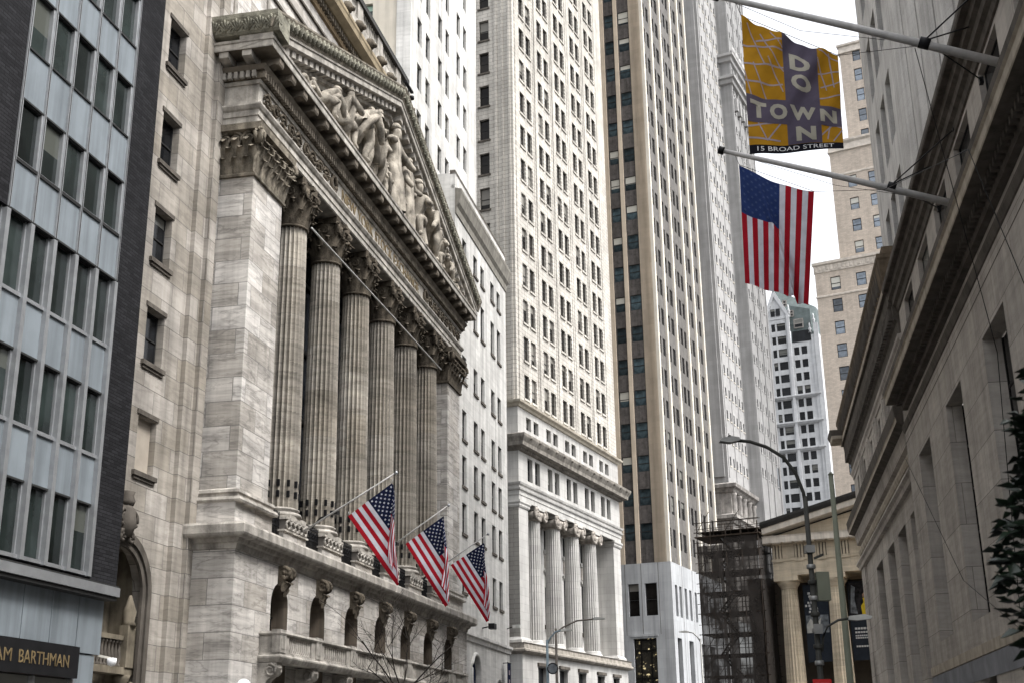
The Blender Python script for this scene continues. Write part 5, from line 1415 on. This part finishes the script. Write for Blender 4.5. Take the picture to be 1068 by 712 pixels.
for c in [95.5 - 6 * k for k in range(5)]:
    b.box(-c - .9, -c - .5, .26, .4, 20.0, 22.7 if c > 66 else 24.5, RSTONE); b.box(-c + .5, -c + .9, .26, .4, 20.0, 22.7 if c > 66 else 24.5, RSTONE)
b.quad((-UF, .4, 0), (-UF, .4, 26), (-UF, 20, 26), (-UF, 20, 0), RSTONE)
b.build('attic_wall', rb)
windows(rb, [((a[0] + a[1]) / 2, .62, 20.2, a[1] - a[0], a[3] - 20.2, 0) for a in attic], GLASS, FRAME_DK)
b = MB()
fw_ = [(-92.7, -88.2), (-84.6, -80.5), (-78.0, -74.0), (-71.4, -68.0)]
b.wall(-UF, -UN + .01, 0, 19.2, .4, [(a, c, 4.0, 14.1) for a, c in fw_], .66, RSTONE)
b.box(-UF - .1, -UF + 2.8, .28, .9, 0, 15.5, RSTONE); b.box(-UF + 3.2, -UF + 3.5, .34, .4, 0, 15.5, RSTONE)
b.build('far_wall', rb)
for a, c in fw_:
    w = MB(); w.box(a, c, 1.08, 1.12, 4, 14.1, BRONZE)
    for q in range(4): x = a + (c - a) * q / 3; w.box(x - .06, x + .06, 1.0, 1.08, 4, 14.1, BRONZE)
    o = w.build('window', rb); g = MB(); g.box(a + .02, c - .02, 1.05, 1.078, 4.02, 14.08, GLASS); g.build('pane', o)
b = MB(); pf = [(-UF, 8), (-UF, .4), (-UN - .005, .4)]
b.sweep(pf, [(-.02, 15.3), (.25, 15.35), (.3, 15.6), (.45, 15.75), (.45, 15.9), (-.02, 15.95)], RSTONE)
b.sweep(pf, [(-.02, 16.5), (.12, 16.55), (.2, 16.8), (.2, 16.95), (-.02, 17.0)], RLIGHT)
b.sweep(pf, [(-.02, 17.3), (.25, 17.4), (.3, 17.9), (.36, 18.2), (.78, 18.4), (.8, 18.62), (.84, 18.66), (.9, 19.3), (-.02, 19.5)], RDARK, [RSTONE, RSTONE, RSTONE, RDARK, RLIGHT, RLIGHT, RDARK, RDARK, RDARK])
pieces(b, 'far_ledge', rb)
pa = [(-UF, 10), (-UF, .4), (-UN, .4)]; pn = [(-UN + .005, .4), (10, .4)]
b = MB(); b.sweep(pa, [(-.02, 22.7), (.06, 22.75), (.1, 23.0), (.2, 23.15), (.22, 23.35), (-.02, 23.4)], RSTONE); b.sweep(pa, [(-.02, 23.42), (.1, 23.45), (.16, 24.1), (.3, 24.2), (.34, 25.0), (.5, 25.1), (.55, 25.7), (-.02, 25.75)], RDARK)
x = -UF - .2
while x < -UN - .4: b.box(x, x + .3, -.15, .2, 24.25, 24.98, RDARK); x += .66
b.build('bed_moulding', rb)
b = MB(); b.sweep(pn, [(-.02, 24.55), (.08, 24.6), (.14, 24.85), (.3, 24.95), (.34, 25.2), (.5, 25.3), (.54, 25.7), (-.02, 25.75)], RDARK); b.build('bed_moulding', rb)
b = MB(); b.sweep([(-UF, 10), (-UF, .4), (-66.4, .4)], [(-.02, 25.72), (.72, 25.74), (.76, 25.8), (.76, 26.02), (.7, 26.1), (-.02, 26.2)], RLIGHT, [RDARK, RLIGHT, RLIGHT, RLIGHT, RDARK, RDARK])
b.build('corona', rb)
b = MB(); b.sweep([(-66.39, .4), (10, .4)], [(-.02, 25.6), (.78, 25.62), (.82, 25.7), (.82, 25.95), (.7, 26.1), (-.02, 26.2)], RDARK)
b.build('corona', rb)
BROWNP = plain('stained_brown_parapet', (.13, .10, .07), .9, .45, 1.6, streak=.3)
b = MB(); b.sweep([(-UF, 10), (-UF, .4), (-66.8, .4), (-66.8, 4)], [(-.5, 26.1), (.72, 26.12), (.8, 26.5), (.9, 27.5), (.95, 27.6), (.95, 27.85), (.6, 27.9), (.6, 28.4), (-.5, 28.45)], BROWNP)
for k in range(48): b.box(-UF + .3 + k * .75, -UF + .36 + k * .75, -.52, -.35, 26.2, 27.5, RDARK)
b.build('parapet', rb)
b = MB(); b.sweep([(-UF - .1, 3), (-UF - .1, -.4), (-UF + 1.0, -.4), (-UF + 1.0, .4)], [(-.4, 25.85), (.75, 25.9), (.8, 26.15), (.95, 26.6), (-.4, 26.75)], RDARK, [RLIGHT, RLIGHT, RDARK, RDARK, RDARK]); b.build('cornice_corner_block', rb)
# ---- tower rising behind the bank
rt = thing('rough_stone_tower', 'rough grey stone tower with rounded buttresses and slit windows above the right bank', 'building', OR, RZR)
b = MB(); TO = 4.0; TU = 97.6
sl = []
for c in (92.9, 88.8, 84.9):
    sl.append(c)
tops = [(44.2, 49.4), (52.0, 57.0), (36.5, 41.6), (59.8, 64.8)]
ops = [(-c - 1.25, -c + 1.25, z0, z1) for c in sl for z0, z1 in tops]
b.wall(-TU, -80.5, 26, 70, TO, ops, .5, RTOWER); b.box(-80.5, -62, TO + .6, TO + 8, 26, 70, RTOWER); b.box(-62, -22, TO + .6, TO + 8, 26, 47, RTOWER); b.quad((-TU, TO, 26), (-TU, TO, 70), (-TU, TO + 14, 70), (-TU, TO + 14, 26), RTOWER)
b.quad((-TU, TO, 70), (-80.5, TO, 70), (-80.5, TO + 14, 70), (-TU, TO + 14, 70), RTOWER)
b.build('wall', rt)
for c in (78.6, 73.2, 67.8, 62.4, 57.0, 51.6, 46.2, 40.8, 35.4, 30.0):
    k = MB(); k.lathe([(8.0, 26), (8.0, 70.2 if c > 62 else 47.2)], -c, TO + 7.75, RTOWER, 14, True, -PI / 2 - .30, -PI / 2 + .30); k.box(-c - 2.36, -c + 2.36, TO + .12, TO + .62, 26, 69.9 if c > 62 else 46.9, RTOWER); k.build('buttress', rt)
windows(rt, [((o[0] + o[1]) / 2, TO + .38, o[2], 2.5, o[3] - o[2], 0) for o in ops], GLASS, FRAME_DK)
b = MB()
GREEN = plain('mossy_copper', (.10, .10, .055), .9, .5, 2)
b.sweep([(-TU - .5, 10), (-TU - .5, TO - 1.2), (-TU + 12, TO - 1.2)], [(-.5, 31.5), (.2, 31.6), (.5, 32.2), (.8, 32.4), (.8, 33.2), (-.5, 33.4)], GREEN); b.build('copper_cornice', rt)
# ================================================================== FLAGS
def wall_frame(org, rz): return Matrix.Translation(org) @ Matrix.Rotation(rz, 4, 'Z')
FL = wall_frame(OL, RZL); FR = wall_frame(OR, RZR)
def star(cx, cy, r):
    return [(cx + (r if k % 2 == 0 else r * .42) * math.sin(PI * k / 5), cy + (r if k % 2 == 0 else r * .42) * math.cos(PI * k / 5)) for k in range(10)]
def us_flag_mesh(fn, name, parent, navy, starmat, nst=13, sub=3, nfly=54, stars=True):
    """fn(h, f, off): h 0..1 down the hoist, f 0..1 along the fly; off = distance off the cloth"""
    b = MB(); rows = nst * sub
    vs = [fn(j / rows, i / nfly, 0) for j in range(rows + 1) for i in range(nfly + 1)]
    groups = {}
    for j in range(rows):
        for i in range(nfly):
            st = j // sub
            m = navy if (st < 7 and (i + .5) / nfly < .4) else (RED if st % 2 == 0 else WHITE)
            groups.setdefault(m.name, (m, []))[1].append((j * (nfly + 1) + i, j * (nfly + 1) + i + 1, (j + 1) * (nfly + 1) + i + 1, (j + 1) * (nfly + 1) + i))
    base = len(b.v); b.v += vs
    for m, fs in groups.values():
        k = b.mi(m)
        for f in fs: b.f.append(list(f)); b.m.append(k); b.sm.append(True)
    if stars:
        for rw in range(9):
            n = 6 if rw % 2 == 0 else 5
            for c in range(n):
                cx = .4 * ((2 * c + 1 + (rw % 2)) / 12); cy = (7 / 13) * (rw + 1) / 10
                for off in (.012, -.012):
                    pts = [fn(y, x, off) for x, y in star(cx, cy, .017)]
                    # h is measured over the hoist, f over the fly (1.9 times as long)
                    pts = [fn(cy + (y - cy) * 1.55, cx + (x - cx) * .95, off) for x, y in star(cx, cy, .0165)]
                    b.add(pts + [fn(cy, cx, off)], [(q, (q + 1) % 10, 10) for q in range(10)], starmat)
    me = bpy.data.meshes.new(name); me.from_pydata(b.v, [], b.f)
    for m in b.mats: me.materials.append(m)
    me.polygons.foreach_set('material_index', b.m); me.polygons.foreach_set('use_smooth', b.sm); me.update()
    return link_mesh(name, me, parent)
FLAGGRP = 'striped flags on poles leaning out from the exchange ledge'
specs = [(7.88, -1.4, 10.95, 3.72, 13.86, (1.5, 12.0), (3.55, 13.4), (3.78, 8.9), 'striped flag on the slanted pole nearest the left corner pier of the exchange'),
         (20.96, -1.6, 12.0, 2.72, 14.83, (.28, 12.8), (2.45, 14.25), (2.46, 9.42), 'striped flag hanging in the middle of the three over the exchange ledge'),
         (31.35, -1.6, 12.3, 2.54, 14.91, (.13, 13.07), (2.28, 14.37), (2.32, 9.6), 'striped flag hanging before the far end of the exchange, smallest of the three')]
for i, (u, ob_, zb, ot, zt, lo, hi, bt_, lab) in enumerate(specs):
    plab = ['pale slanted flagpole at the first column beside the corner pier', 'pale slanted flagpole holding the middle striped flag of the exchange', 'pale slanted flagpole nearest the white annex'][i]
    pt = thing('flagpole', plab, 'flagpole', OL, RZL, 'slanted flagpoles of the exchange')
    m = MB(); m.tube([(u, -ob_, zb), (u, -ot, zt)], .055, POLE_W, 8, True, .035); m.build('pole', pt)
    m = MB(); m.lathe([(.02, zt - .09), (.08, zt - .04), (.09, zt + .02), (.02, zt + .1)], u, -ot - .03, STEEL, 8); m.build('finial', pt)
    m = MB(); m.box(u - .18, u + .18, -ob_ - .1, -ob_ + .5, zb - .35, zb + .1, IRON); m.build('bracket', pt)
    f = thing('striped_flag', lab, 'flag', OL, RZL, FLAGGRP)
    H0 = Vector((hi[0], hi[1])); H1 = Vector((lo[0], lo[1])); D1 = Vector((bt_[0] - lo[0], bt_[1] - lo[1]))
    def fn(h, t, off, H0=H0, H1=H1, D1=D1, u=u, ph=i * 1.3):
        p = H0.lerp(H1, h) + D1 * t * (1.06 - .02 * h)
        xm = H0.x + .05 + .32 * min(1, (H0.y - p.y) / 4.2) + .05 * math.sin(p.y * 1.6 + ph)
        y = .05 * math.sin(h * 9 + t * 3 + ph) * (.3 + t) + .05 * math.sin(t * 7 + ph) * t
        x = p.x
        if x > xm:
            e = x - xm; x = xm - .16 * e + .03 * math.sin(e * 5 + ph); y -= .10 * min(1, e * 3) + .10 * math.sin(e * 3.4 + t * 2) * min(1, e) + .05
            p.y -= .08 * e
        # cloth offset along the wall direction
        return (u + y + (-off), -x, p.y)
    us_flag_mesh(fn, 'cloth', f, NAVY, WHITE)
    m = MB(); m.tube([(u, -hi[0], hi[1] + .0), (u, -hi[0] - .05, hi[1] + .18)], .015, STEEL, 4); m.tube([(u, -lo[0], lo[1]), (u, -lo[0] - .03, lo[1] + .2)], .015, STEEL, 4); pieces(m, 'halyard', f)

def wire(name, label, pts, r, mat, loc=(0, 0, 0), rz=0, cat='cable', group=None, sag=0.):
    m = MB(); out = []
    for a, c in zip(pts, pts[1:]):
        a = Vector(a); c = Vector(c)
        for k in range(9):
            t = k / 8; p = a.lerp(c, t); p.z -= sag * 4 * t * (1 - t); out.append(tuple(p))
    m.tube(out, r, mat, 5); o = m.build(name); o.location = loc; o.rotation_euler = (0, 0, rz); return tag(o, label, cat, group)

# big poles on the right building : local x=-u, y=-out
def big_pole(u, zb, ot, zt, rad, label, collar):
    t = thing('flagpole', label, 'flagpole', OR, RZR, 'long flagpoles of the right bank')
    m = MB(); ot -= .4; m.tube([(-u, .4, zb), (-u, -ot * .5 + .2, (zb + zt) / 2 + (zt - zb) * .01), (-u, -ot, zt)], rad, POLE_W, 12, True, rad * .62); m.build('pole', t)
    m = MB(); m.tube([(-u, -ot + .0, zt), (-u, -ot - .22, zt + .09)], rad * 1.1, IRON, 10); m.build('tip', t)
    m = MB(); co, cz = collar; co -= .4; m.tube([(-u, -co + .16, cz - .065), (-u, -co - .16, cz + .065)], rad * 1.25, IRON, 12); m.build('collar', t)
    for du, dz in ((-2.6, 3.1), (2.2, 2.3), (-3.2, 1.2)):
        s_ = MB(); s_.tube([(-u, -co, cz + .1), (-u + du, .38, zb + dz)], .028, IRON, 5); s_.box(-u + du - .1, -u + du + .1, .26, .4, zb + dz - .12, zb + dz + .12, IRON); s_.build('stay_rod', t)
    return t
big_pole(36.32, 22.56, 8.89, 26.27, .155, 'long grey flagpole carrying the orange banner, upper right', (2.38, 23.62))
big_pole(47.28, 22.51, 9.02, 25.83, .155, 'long grey flagpole carrying the large striped flag, lower right', (2.37, 23.5))
# orange banner
PTL, PTR, PBL, PBR = (8.2, 25.42), (5.16, 23.51), (8.28, 20.17), (5.29, 20.1)
def bil(P, a, v):
    return ((P[0][0] * (1 - a) + P[1][0] * a) * v + (P[2][0] * (1 - a) + P[3][0] * a) * (1 - v), (P[0][1] * (1 - a) + P[1][1] * a) * v + (P[2][1] * (1 - a) + P[3][1] * a) * (1 - v))
def ban(a, v, off, u=36.32):
    o, z = bil((PTL, PTR, PBL, PBR), a, v)
    z -= .12 * math.sin(PI * a) * v
    w = .10 * math.sin(a * 15 - v * 11) * (.15 + .85 * v) + .06 * math.sin(a * 9 + v * 4 + 1) + .055 * math.sin(a * 31 - v * 19 + .7) * v
    return (-u + off + w, .4 - o, z)
bn = thing('orange_banner', 'orange and mauve DOWNTOWN street banner hanging from the upper long pole', 'banner', OR, RZR)
def cell(b, a0, a1, v0, v1, mat, off, n=None):
    na = max(1, int((a1 - a0) * 60)); nv = max(1, int((v1 - v0) * 60))
    vs = [ban(a0 + (a1 - a0) * i / na, v0 + (v1 - v0) * j / nv, off) for j in range(nv + 1) for i in range(na + 1)]
    b.add(vs, [(j * (na + 1) + i, j * (na + 1) + i + 1, (j + 1) * (na + 1) + i + 1, (j + 1) * (na + 1) + i) for j in range(nv) for i in range(na)], mat, True)
def stroke(b, a0, v0, a1, v1, w, mat, off):
    n = max(2, int(math.hypot(a1 - a0, v1 - v0) * 40)); d = Vector((a1 - a0, v1 - v0)).normalized(); q = Vector((-d.y, d.x)) * w / 2
    vs = []
    for i in range(n + 1):
        t = i / n; a = a0 + (a1 - a0) * t; v = v0 + (v1 - v0) * t
        vs += [ban(a - q.x, v - q.y, off), ban(a + q.x, v + q.y, off)]
    b.add(vs, [(2 * i, 2 * i + 1, 2 * i + 3, 2 * i + 2) for i in range(n)], mat, True)
b = MB(); cell(b, 0, 1, .065, 1, ORANGE, 0); cell(b, 0, 1, 0, .065, BLACKC, 0)
o = b.build('sheet', bn)
b = MB()
ST = [(.0, .66, .44, .72), (.06, .97, .22, .69), (.0, .80, .42, .86), (.19, .93, .42, .68), (.0, .53, .4, .56), (.1, .69, .22, .42), (.26, .76, .40, .50), (.14, .86, .44, .95), (.30, .98, .42, .88), (.0, .6, .06, .42),
      (.78, .9, .86, .6), (.78, .76, 1.0, .82), (.80, .62, 1, .70), (.9, .98, .94, .64), (.78, .5, 1.0, .56), (.8, .98, 1, .93), (.0, .2, .4, .26), (.06, .32, .2, .1), (.2, .1, .42, .3), (.0, .12, .34, .1), (.78, .3, 1.0, .22), (.84, .1, .9, .36), (.78, .14, 1.0, .34), (.9, .08, 1.0, .2)]
for s_ in ST: stroke(b, *s_, .013, LILAC, .006)
cell(b, .42, .78, .066, .999, MAUVE, .011); cell(b, .0, .999, .235, .43, MAUVE, .0125)
b.build('street_map_print', o)
def cloth_text(body, a0, a1, v0, v1, mat, bold, parent, fnc, off):
    me, x0, x1, y0, y1 = text_mesh(body, 1, bold)
    bm = bmesh.new(); bm.from_mesh(me); bmesh.ops.triangulate(bm, faces=bm.faces)
    for _ in range(3):
        ed = [e for e in bm.edges if e.calc_length() > .09]
        if not ed: break
        bmesh.ops.subdivide_edges(bm, edges=ed, cuts=1); bmesh.ops.triangulate(bm, faces=bm.faces)
    for v in bm.verts: v.co = fnc(a0 + (v.co.x - x0) / (x1 - x0) * (a1 - a0), v0 + (v.co.y - y0) / (y1 - y0) * (v1 - v0), off)
    bm.to_mesh(me); bm.free(); me.materials.clear(); me.materials.append(mat)
    return link_mesh('lettering', me, parent)
for ch, v0, v1, a0, a1 in (('D', .715, .865, .485, .70), ('O', .53, .68, .49, .70), ('N', .09, .215, .51, .72)): cloth_text(ch, a0, a1, v0, v1, CREAMC, .05, o, ban, .02)
for ch, a0, a1 in (('T', .04, .21), ('O', .245, .43), ('W', .46, .73), ('N', .775, .95)): cloth_text(ch, a0, a1, .27, .395, CREAMC, .05, o, ban, .022)
cloth_text('15 BROAD STREET', .085, .9, .018, .052, plain('banner_white_ink', (.62, .62, .62), .8), .0, o, ban, .012)
m = MB(); m.tube([(-36.32, -7.95, 26.0), (-36.32, -7.80, 25.42), (-36.32, -4.76, 23.51), (-36.32, -2.10, 23.55)], .012, IRON, 4); m.tube([(-36.32, -8.20, 26.1), (-36.32, -5.90, 24.6), (-36.32, -3.20, 23.9)], .01, IRON, 4); m.build('halyard', bn)
# big striped flag hung from its hoist edge
Q = ((8.43, 25.13), (5.47, 23.6), (8.56, 19.81), (6.13, 18.58))
def big(h, t, off):
    # hoist runs along the top edge: canton at the outer end, fly hanging down
    a = h; v = 1 - t
    o, z = bil(Q, a, v)
    z -= .22 * math.sin(PI * a) * v - .10 * math.sin(PI * a) * (1 - v)
    w = .11 * math.sin(a * 14 + v * 5) * (.4 + .6 * t) + .10 * math.sin(a * 5 - t * 3 + .5) * t
    d = a - (.22 + .55 * t)
    w += .55 * math.exp(-(d / .045) ** 2) * t - .4 * math.exp(-((d - .07) / .05) ** 2) * t
    return (-47.28 + off + w, .4 - o, z)
f = thing('striped_flag', 'large striped flag hanging edge down from the lower long pole on the right', 'flag', OR, RZR)
DIMSTAR = cloth('star_seen_through_cloth', (.06, .09, .20))
us_flag_mesh(lambda h, t, off: big(h, t, off), 'cloth', f, NAVY2, DIMSTAR)
m = MB(); m.tube([(-47.28, -8.20, 25.7), (-47.28, -8.03, 25.13), (-47.28, -5.07, 23.6), (-47.28, -2.10, 23.4)], .012, IRON, 4); m.tube([(-47.28, -8.40, 25.75), (-47.28, -4.20, 23.8), (-47.28, -0.80, 22.9)], .01, IRON, 4); m.build('halyard', f)
WG = 'thin guy wires along the right bank wall'
wire('guy_wire', 'thin wire dropping from the upper banner pole across the bank wall', [(-36.32, -2.3, 23.5), (-40, -.3, 14), (-43, -.1, 6)], .014, IRON, OR, RZR, group=WG)
wire('guy_wire', 'thin wire running down from the ledge towards the bush', [(-47.28, -2.3, 23.4), (-36, -1.15, 19.5), (-31, -.1, 8)], .014, IRON, OR, RZR, group=WG)
wire('guy_wire', 'thin slanted wire over the tall recesses at the bank base', [(-66, -.2, 16.2), (-53, -.15, 8.2), (-40, -.1, 4.4)], .014, IRON, OR, RZR, group=WG)
wire('overhead_cable', 'pale cable strung across the tops of the exchange columns', [(5.84, 0, 25.44), (29.27, 0, 25.39)], .05, plain('pale_cable', (.5, .5, .48), .5), OL, RZL)

# ================================================================== STREET LAMPS AND POLES
def lathe_pole(x, y, z0, z1, r0, r1, mat):
    m = MB(); m.lathe([(r0 * 1.6, z0), (r0 * 1.5, z0 + .4), (r0, z0 + .7), (r1, z1)], x, y, mat, 14); return m
t = thing('street_lamp', 'tall dark street lamp with curved arm and boxes before the temple hall', 'street lamp', (7.98, 34, .14))
DK = plain('dark_painted_steel', (.05, .05, .045), .5, .4, 3); OLV = plain('olive_grey_paint', (.16, .17, .13), .55, .2)
m = lathe_pole(0, 0, 0, 8.1, .088, .065, DK); m.build('pole', t)
pts = [(0, 0, 7.7), (-.03, 0, 8.2), (-.2, 0, 8.75), (-.5, 0, 9.2), (-.95, 0, 9.5), (-1.4, 0, 9.66), (-1.75, 0, 9.7)]
m = MB(); m.tube(pts, .05, DK, 8); m.build('arm', t)
m = MB(); m.prism([(-2.25, 9.66), (-2.2, 9.75), (-1.9, 9.8), (-1.7, 9.76), (-1.68, 9.68), (-1.95, 9.62)], -.13, .13, POLE_ST); m.lathe([(.05, 9.78), (.05, 9.84), (.01, 9.86)], -1.95, 0, DK, 8); m.build('lamp_head', t)
m = MB(); m.box(.1, .44, -.12, .12, 5.27, 6.03, OLV); m.box(.05, .12, -.04, .04, 5.5, 5.8, DK); m.build('control_box', t)
m = MB(); rr = random.Random(3)
for k in range(7):
    z = 3.6 + k * .42; m.lathe([(.11, z), (.125, z + .02), (.125, z + .1), (.11, z + .12)], 0, 0, DK if k % 2 else POLE_ST, 10)
m.box(-.12, .12, -.13, .13, 6.55, 6.75, POLE_ST); m.bar((.1, 0, 6.4), (.35, -.05, 6.5), .06, DK); m.box(-.1, .12, -.2, -.1, 4.4, 4.65, POLE_ST); pieces(m, 'clamp', t)
m = MB(); m.tube([(.1, 0, 3.95), (.15, 0, 4.3), (.3, 0, 4.6), (.6, 0, 4.76), (.9, 0, 4.8)], .035, DK, 6); m.build('lower_arm', t)
m = MB(); m.prism([(.85, 4.76), (.9, 4.86), (1.3, 4.9), (1.5, 4.84), (1.45, 4.78), (1.1, 4.74)], -.1, .1, PHW); m.build('lower_lamp_head', t)
m = MB(); m.box(-.24, .24, -.14, -.1, 2.95, 3.24, plain('sign_red', (.5, .03, .03), .5, .1)); m.box(-.19, .19, -.145, -.139, 3.05, 3.14, WRITE); m.build('red_sign', t)
t = thing('slim_pole', 'slim bare olive pole right of the street lamp', 'pole', (9.26, 36, .14))
m = lathe_pole(0, 0, 0, 9.1, .11, .07, OLV); m.build('shaft', t); m = MB(); m.lathe([(.07, 9.1), (.09, 9.12), (.02, 9.2)], 0, 0, OLV, 10); m.build('cap', t)
def far_lamp(x, y, h, arm, label, mat):
    t = thing('street_lamp', label, 'street lamp', (x, y, .14), 0, 'small lamps further up the street')
    m = lathe_pole(0, 0, 0, h, .12, .08, mat); m.build('pole', t)
    m = MB(); m.tube([(0, 0, h - .3), (arm * .2, 0, h + .1), (arm * .55, 0, h + .5), (arm, 0, h + .6)], .06, mat, 6); m.build('arm', t)
    m = MB(); s = 1 if arm > 0 else -1; m.prism([(arm - .1 * s, h + .52), (arm + .7 * s, h + .56), (arm + .75 * s, h + .64), (arm + .2 * s, h + .72), (arm - .1 * s, h + .66)], -.14, .14, PHW); m.build('lamp_head', t)
    return t
far_lamp(2.03, 84, 8.6, 1.0, 'bluish low street lamp with short arm before the Ionic podium', plain('blue_grey_pole', (.25, .32, .36), .5, .2))
t = far_lamp(2.68, 86, 9.5, 2.6, 'brownish tall street lamp with long arm before the Ionic podium', plain('brown_grey_pole', (.17, .15, .13), .5, .2))
far_lamp(16.1, 112, 10.9, -1.1, 'thin street lamp beside the tan tower base and scaffold', POLE_ST)
t = thing('round_sign', 'round sign board on a short bracket of the bluish street lamp', 'sign', (2.35, 83.7, 0))
m = MB(); m.tube([(.33 * math.cos(a), 0, 6.9 + .33 * math.sin(a)) for a in [2 * PI * k / 20 for k in range(21)]], .04, IRON, 6); m.build('ring', t); m = MB(); m.prism([(.3 * math.cos(a), 6.9 + .3 * math.sin(a)) for a in [2 * PI * k / 20 for k in range(20)]], .0, .02, PHOTO); m.build('board', t)
t = thing('globe_lamp', 'white globe lamp on a post before the exchange corner', 'lamp', (-9.28, 44, .14))
m = lathe_pole(0, 0, 0, 3.55, .08, .05, DK); m.build('post', t); m = MB(); m.lathe([(.02, 3.5)] + [(.27 * math.sin(PI * k / 10), 3.78 - .27 * math.cos(PI * k / 10)) for k in range(1, 10)] + [(.01, 4.05)], 0, 0, plain('opal_glass', (.8, .8, .8), .25, .03), 20); m.build('globe', t)
# small bits on the annex: floodlight, blue street banner
t = thing('wall_floodlight', 'small black floodlight on the annex wall above its doorway', 'light', OL, RZL)
m = MB(); m.bar((46.8, 1.5, 10.6), (46.8, .9, 10.7), .08, IRON); m.build('arm', t); m = MB(); m.box(46.4, 47.2, .5, .95, 10.5, 10.9, IRON); m.build('housing', t)
t = thing('blue_wall_banner', 'narrow dark blue banner on the annex wall', 'banner', OL, RZL)
m = MB(); m.box(53.2, 54.4, 1.0, 1.03, 4.5, 8.5, NAVY); o = m.build('sheet', t); m = MB()
for z in (7.6, 6.9, 6.2, 5.5): m.box(53.6, 54.0, .985, .998, z, z + .35, LILAC)
m.build('print', o); m = MB(); m.bar((53.1, 1.0, 8.52), (54.5, 1.0, 8.52), .05, IRON); m.bar((53.8, 1.0, 8.52), (53.8, 1.5, 8.52), .05, IRON); m.build('rod', t)
t = thing('security_camera', 'tiny grey security camera on the annex above the doorway', 'camera', OL, RZL)
m = MB(); m.bar((55.4, 1.5, 11.3), (55.4, .9, 11.5), .06, IRON); m.build('arm', t); m = MB(); m.box(55.2, 55.6, .4, 1.0, 11.35, 11.6, PHW); m.build('housing', t)
t = thing('security_camera', 'roof edge camera mast beside the peak of the exchange gable', 'camera', OL, RZL)
m = MB(); m.bar((20.2, -.3, 40.2), (20.2, -.3, 40.9), .06, IRON); m.build('mast', t); m = MB(); m.box(19.5, 21.0, -.4, -.2, 40.9, 41.0, IRON); m.lathe([(.02, 40.4), (.16, 40.45), (.16, 40.65), (.02, 40.7)], 20.9, -.3, IRON, 10); m.build('housing', t)

# ================================================================== BARE TREE
rnd = random.Random(11)
BARK = plain('dark_bark', (.035, .03, .026), .9, .4, 3, bump=.5)
tr = thing('bare_tree', 'leafless street tree with thin dark twigs before the exchange balcony', 'tree', (-5.15, 58, .14))
m = MB(); m.tube([(0, 0, -.1), (.02, 0, 1.5), (-.03, .02, 3.0), (0, 0, 4.2)], .13, BARK, 8, True, .07); m.build('trunk', tr)
m = MB()
def branch(p, d, L, r, lev):
    pts = [p]; q = Vector(p); dd = Vector(d).normalized()
    for k in range(4):
        dd = (dd + Vector((rnd.uniform(-.22, .22), rnd.uniform(-.22, .22), rnd.uniform(-.08, .16)))).normalized(); q = q + dd * L / 4; pts.append(tuple(q))
    m.tube(pts, r, BARK, 5 if lev < 2 else 4, True, max(.004, r * .5))
    if lev < 4:
        for k in range(rnd.randint(3, 4) if lev else 5):
            i = rnd.randint(1, 4); s = Vector(pts[i]); nd = (dd + Vector((rnd.uniform(-1, 1), rnd.uniform(-1, 1), rnd.uniform(-.25, .55)))).normalized()
            branch(tuple(s), nd, L * rnd.uniform(.5, .72), max(.005, r * .5), lev + 1)
for d, L in (((-1, .1, 1.1), 3.0), ((1, 0, .85), 3.1), ((.2, .6, 1.3), 2.6), ((-.3, -.5, 1.0), 2.4), ((1.2, .2, .4), 2.2), ((-1.1, .2, .5), 2.0)): branch((0, 0, 4.1), d, L, .042, 1)
m.build('crown', tr)
# ================================================================== BUSH AT THE RIGHT EDGE
def leafmat():
    m, n, p = mnew('glossy_dark_leaf'); oi = n.nodes.new('ShaderNodeTexCoord')
    f = mapr(n, noise(n, oi.outputs['Object'], 6, 3), .3, .7, .5, 1.5)
    n.links.new(mulcol(n, (.010, .019, .010), f), p.inputs['Base Color']); p.inputs['Roughness'].default_value = .35; return m
LF = leafmat()
bs = thing('evergreen_shrub', 'dark glossy leaved shrub standing close at the right edge', 'shrub', (2.86, 6.0, .0))
m = MB(); m.tube([(0, 0, 0), (.05, .05, 1.0), (0, 0, 2.6), (.02, 0, 3.1)], .05, BARK, 8, True, .02)
rnd = random.Random(21)
for k in range(60):
    a = rnd.random() * 6.28; z = .6 + 2.4 * rnd.random(); r = .55 * rnd.random() ** .5; m.tube([(0, 0, z - .2), (r * .6 * math.cos(a), r * .6 * math.sin(a), z), (r * math.cos(a), r * math.sin(a), z + .1)], .012, BARK, 4)
m.build('stem', bs)
m = MB()
for k in range(9000):
    a = rnd.random() * 6.28; t = rnd.random(); z = .45 + 2.93 * t
    prof = .56 * (1 - .10 * t) * (.78 + .22 * math.sin(a * 3 + z * 5)) * (1 if t < .93 else .6)
    r = prof * rnd.random() ** .6; c = Vector((r * math.cos(a), r * math.sin(a), z))
    ax = Vector((math.cos(a) + rnd.uniform(-.8, .8), math.sin(a) + rnd.uniform(-.8, .8), rnd.uniform(-.6, .7))).normalized(); sd_ = ax.cross(Vector((rnd.uniform(-.5, .5), rnd.uniform(-.5, .5), 1))).normalized(); up_ = sd_.cross(ax)
    L = rnd.uniform(.06, .115); w = L * .34
    m.add([c, c + ax * L * .4 + sd_ * w + up_ * .01, c + ax * L + up_ * -.012, c + ax * L * .4 - sd_ * w + up_ * .01, c + ax * L * .45 - up_ * .012], [(0, 1, 4), (1, 2, 4), (2, 3, 4), (3, 0, 4)], LF, True)
m.build('foliage', bs)
for o in bpy.data.objects:
    if '_w' in o: del o['_w']
for me in list(bpy.data.meshes):
    if me.users == 0: bpy.data.meshes.remove(me)
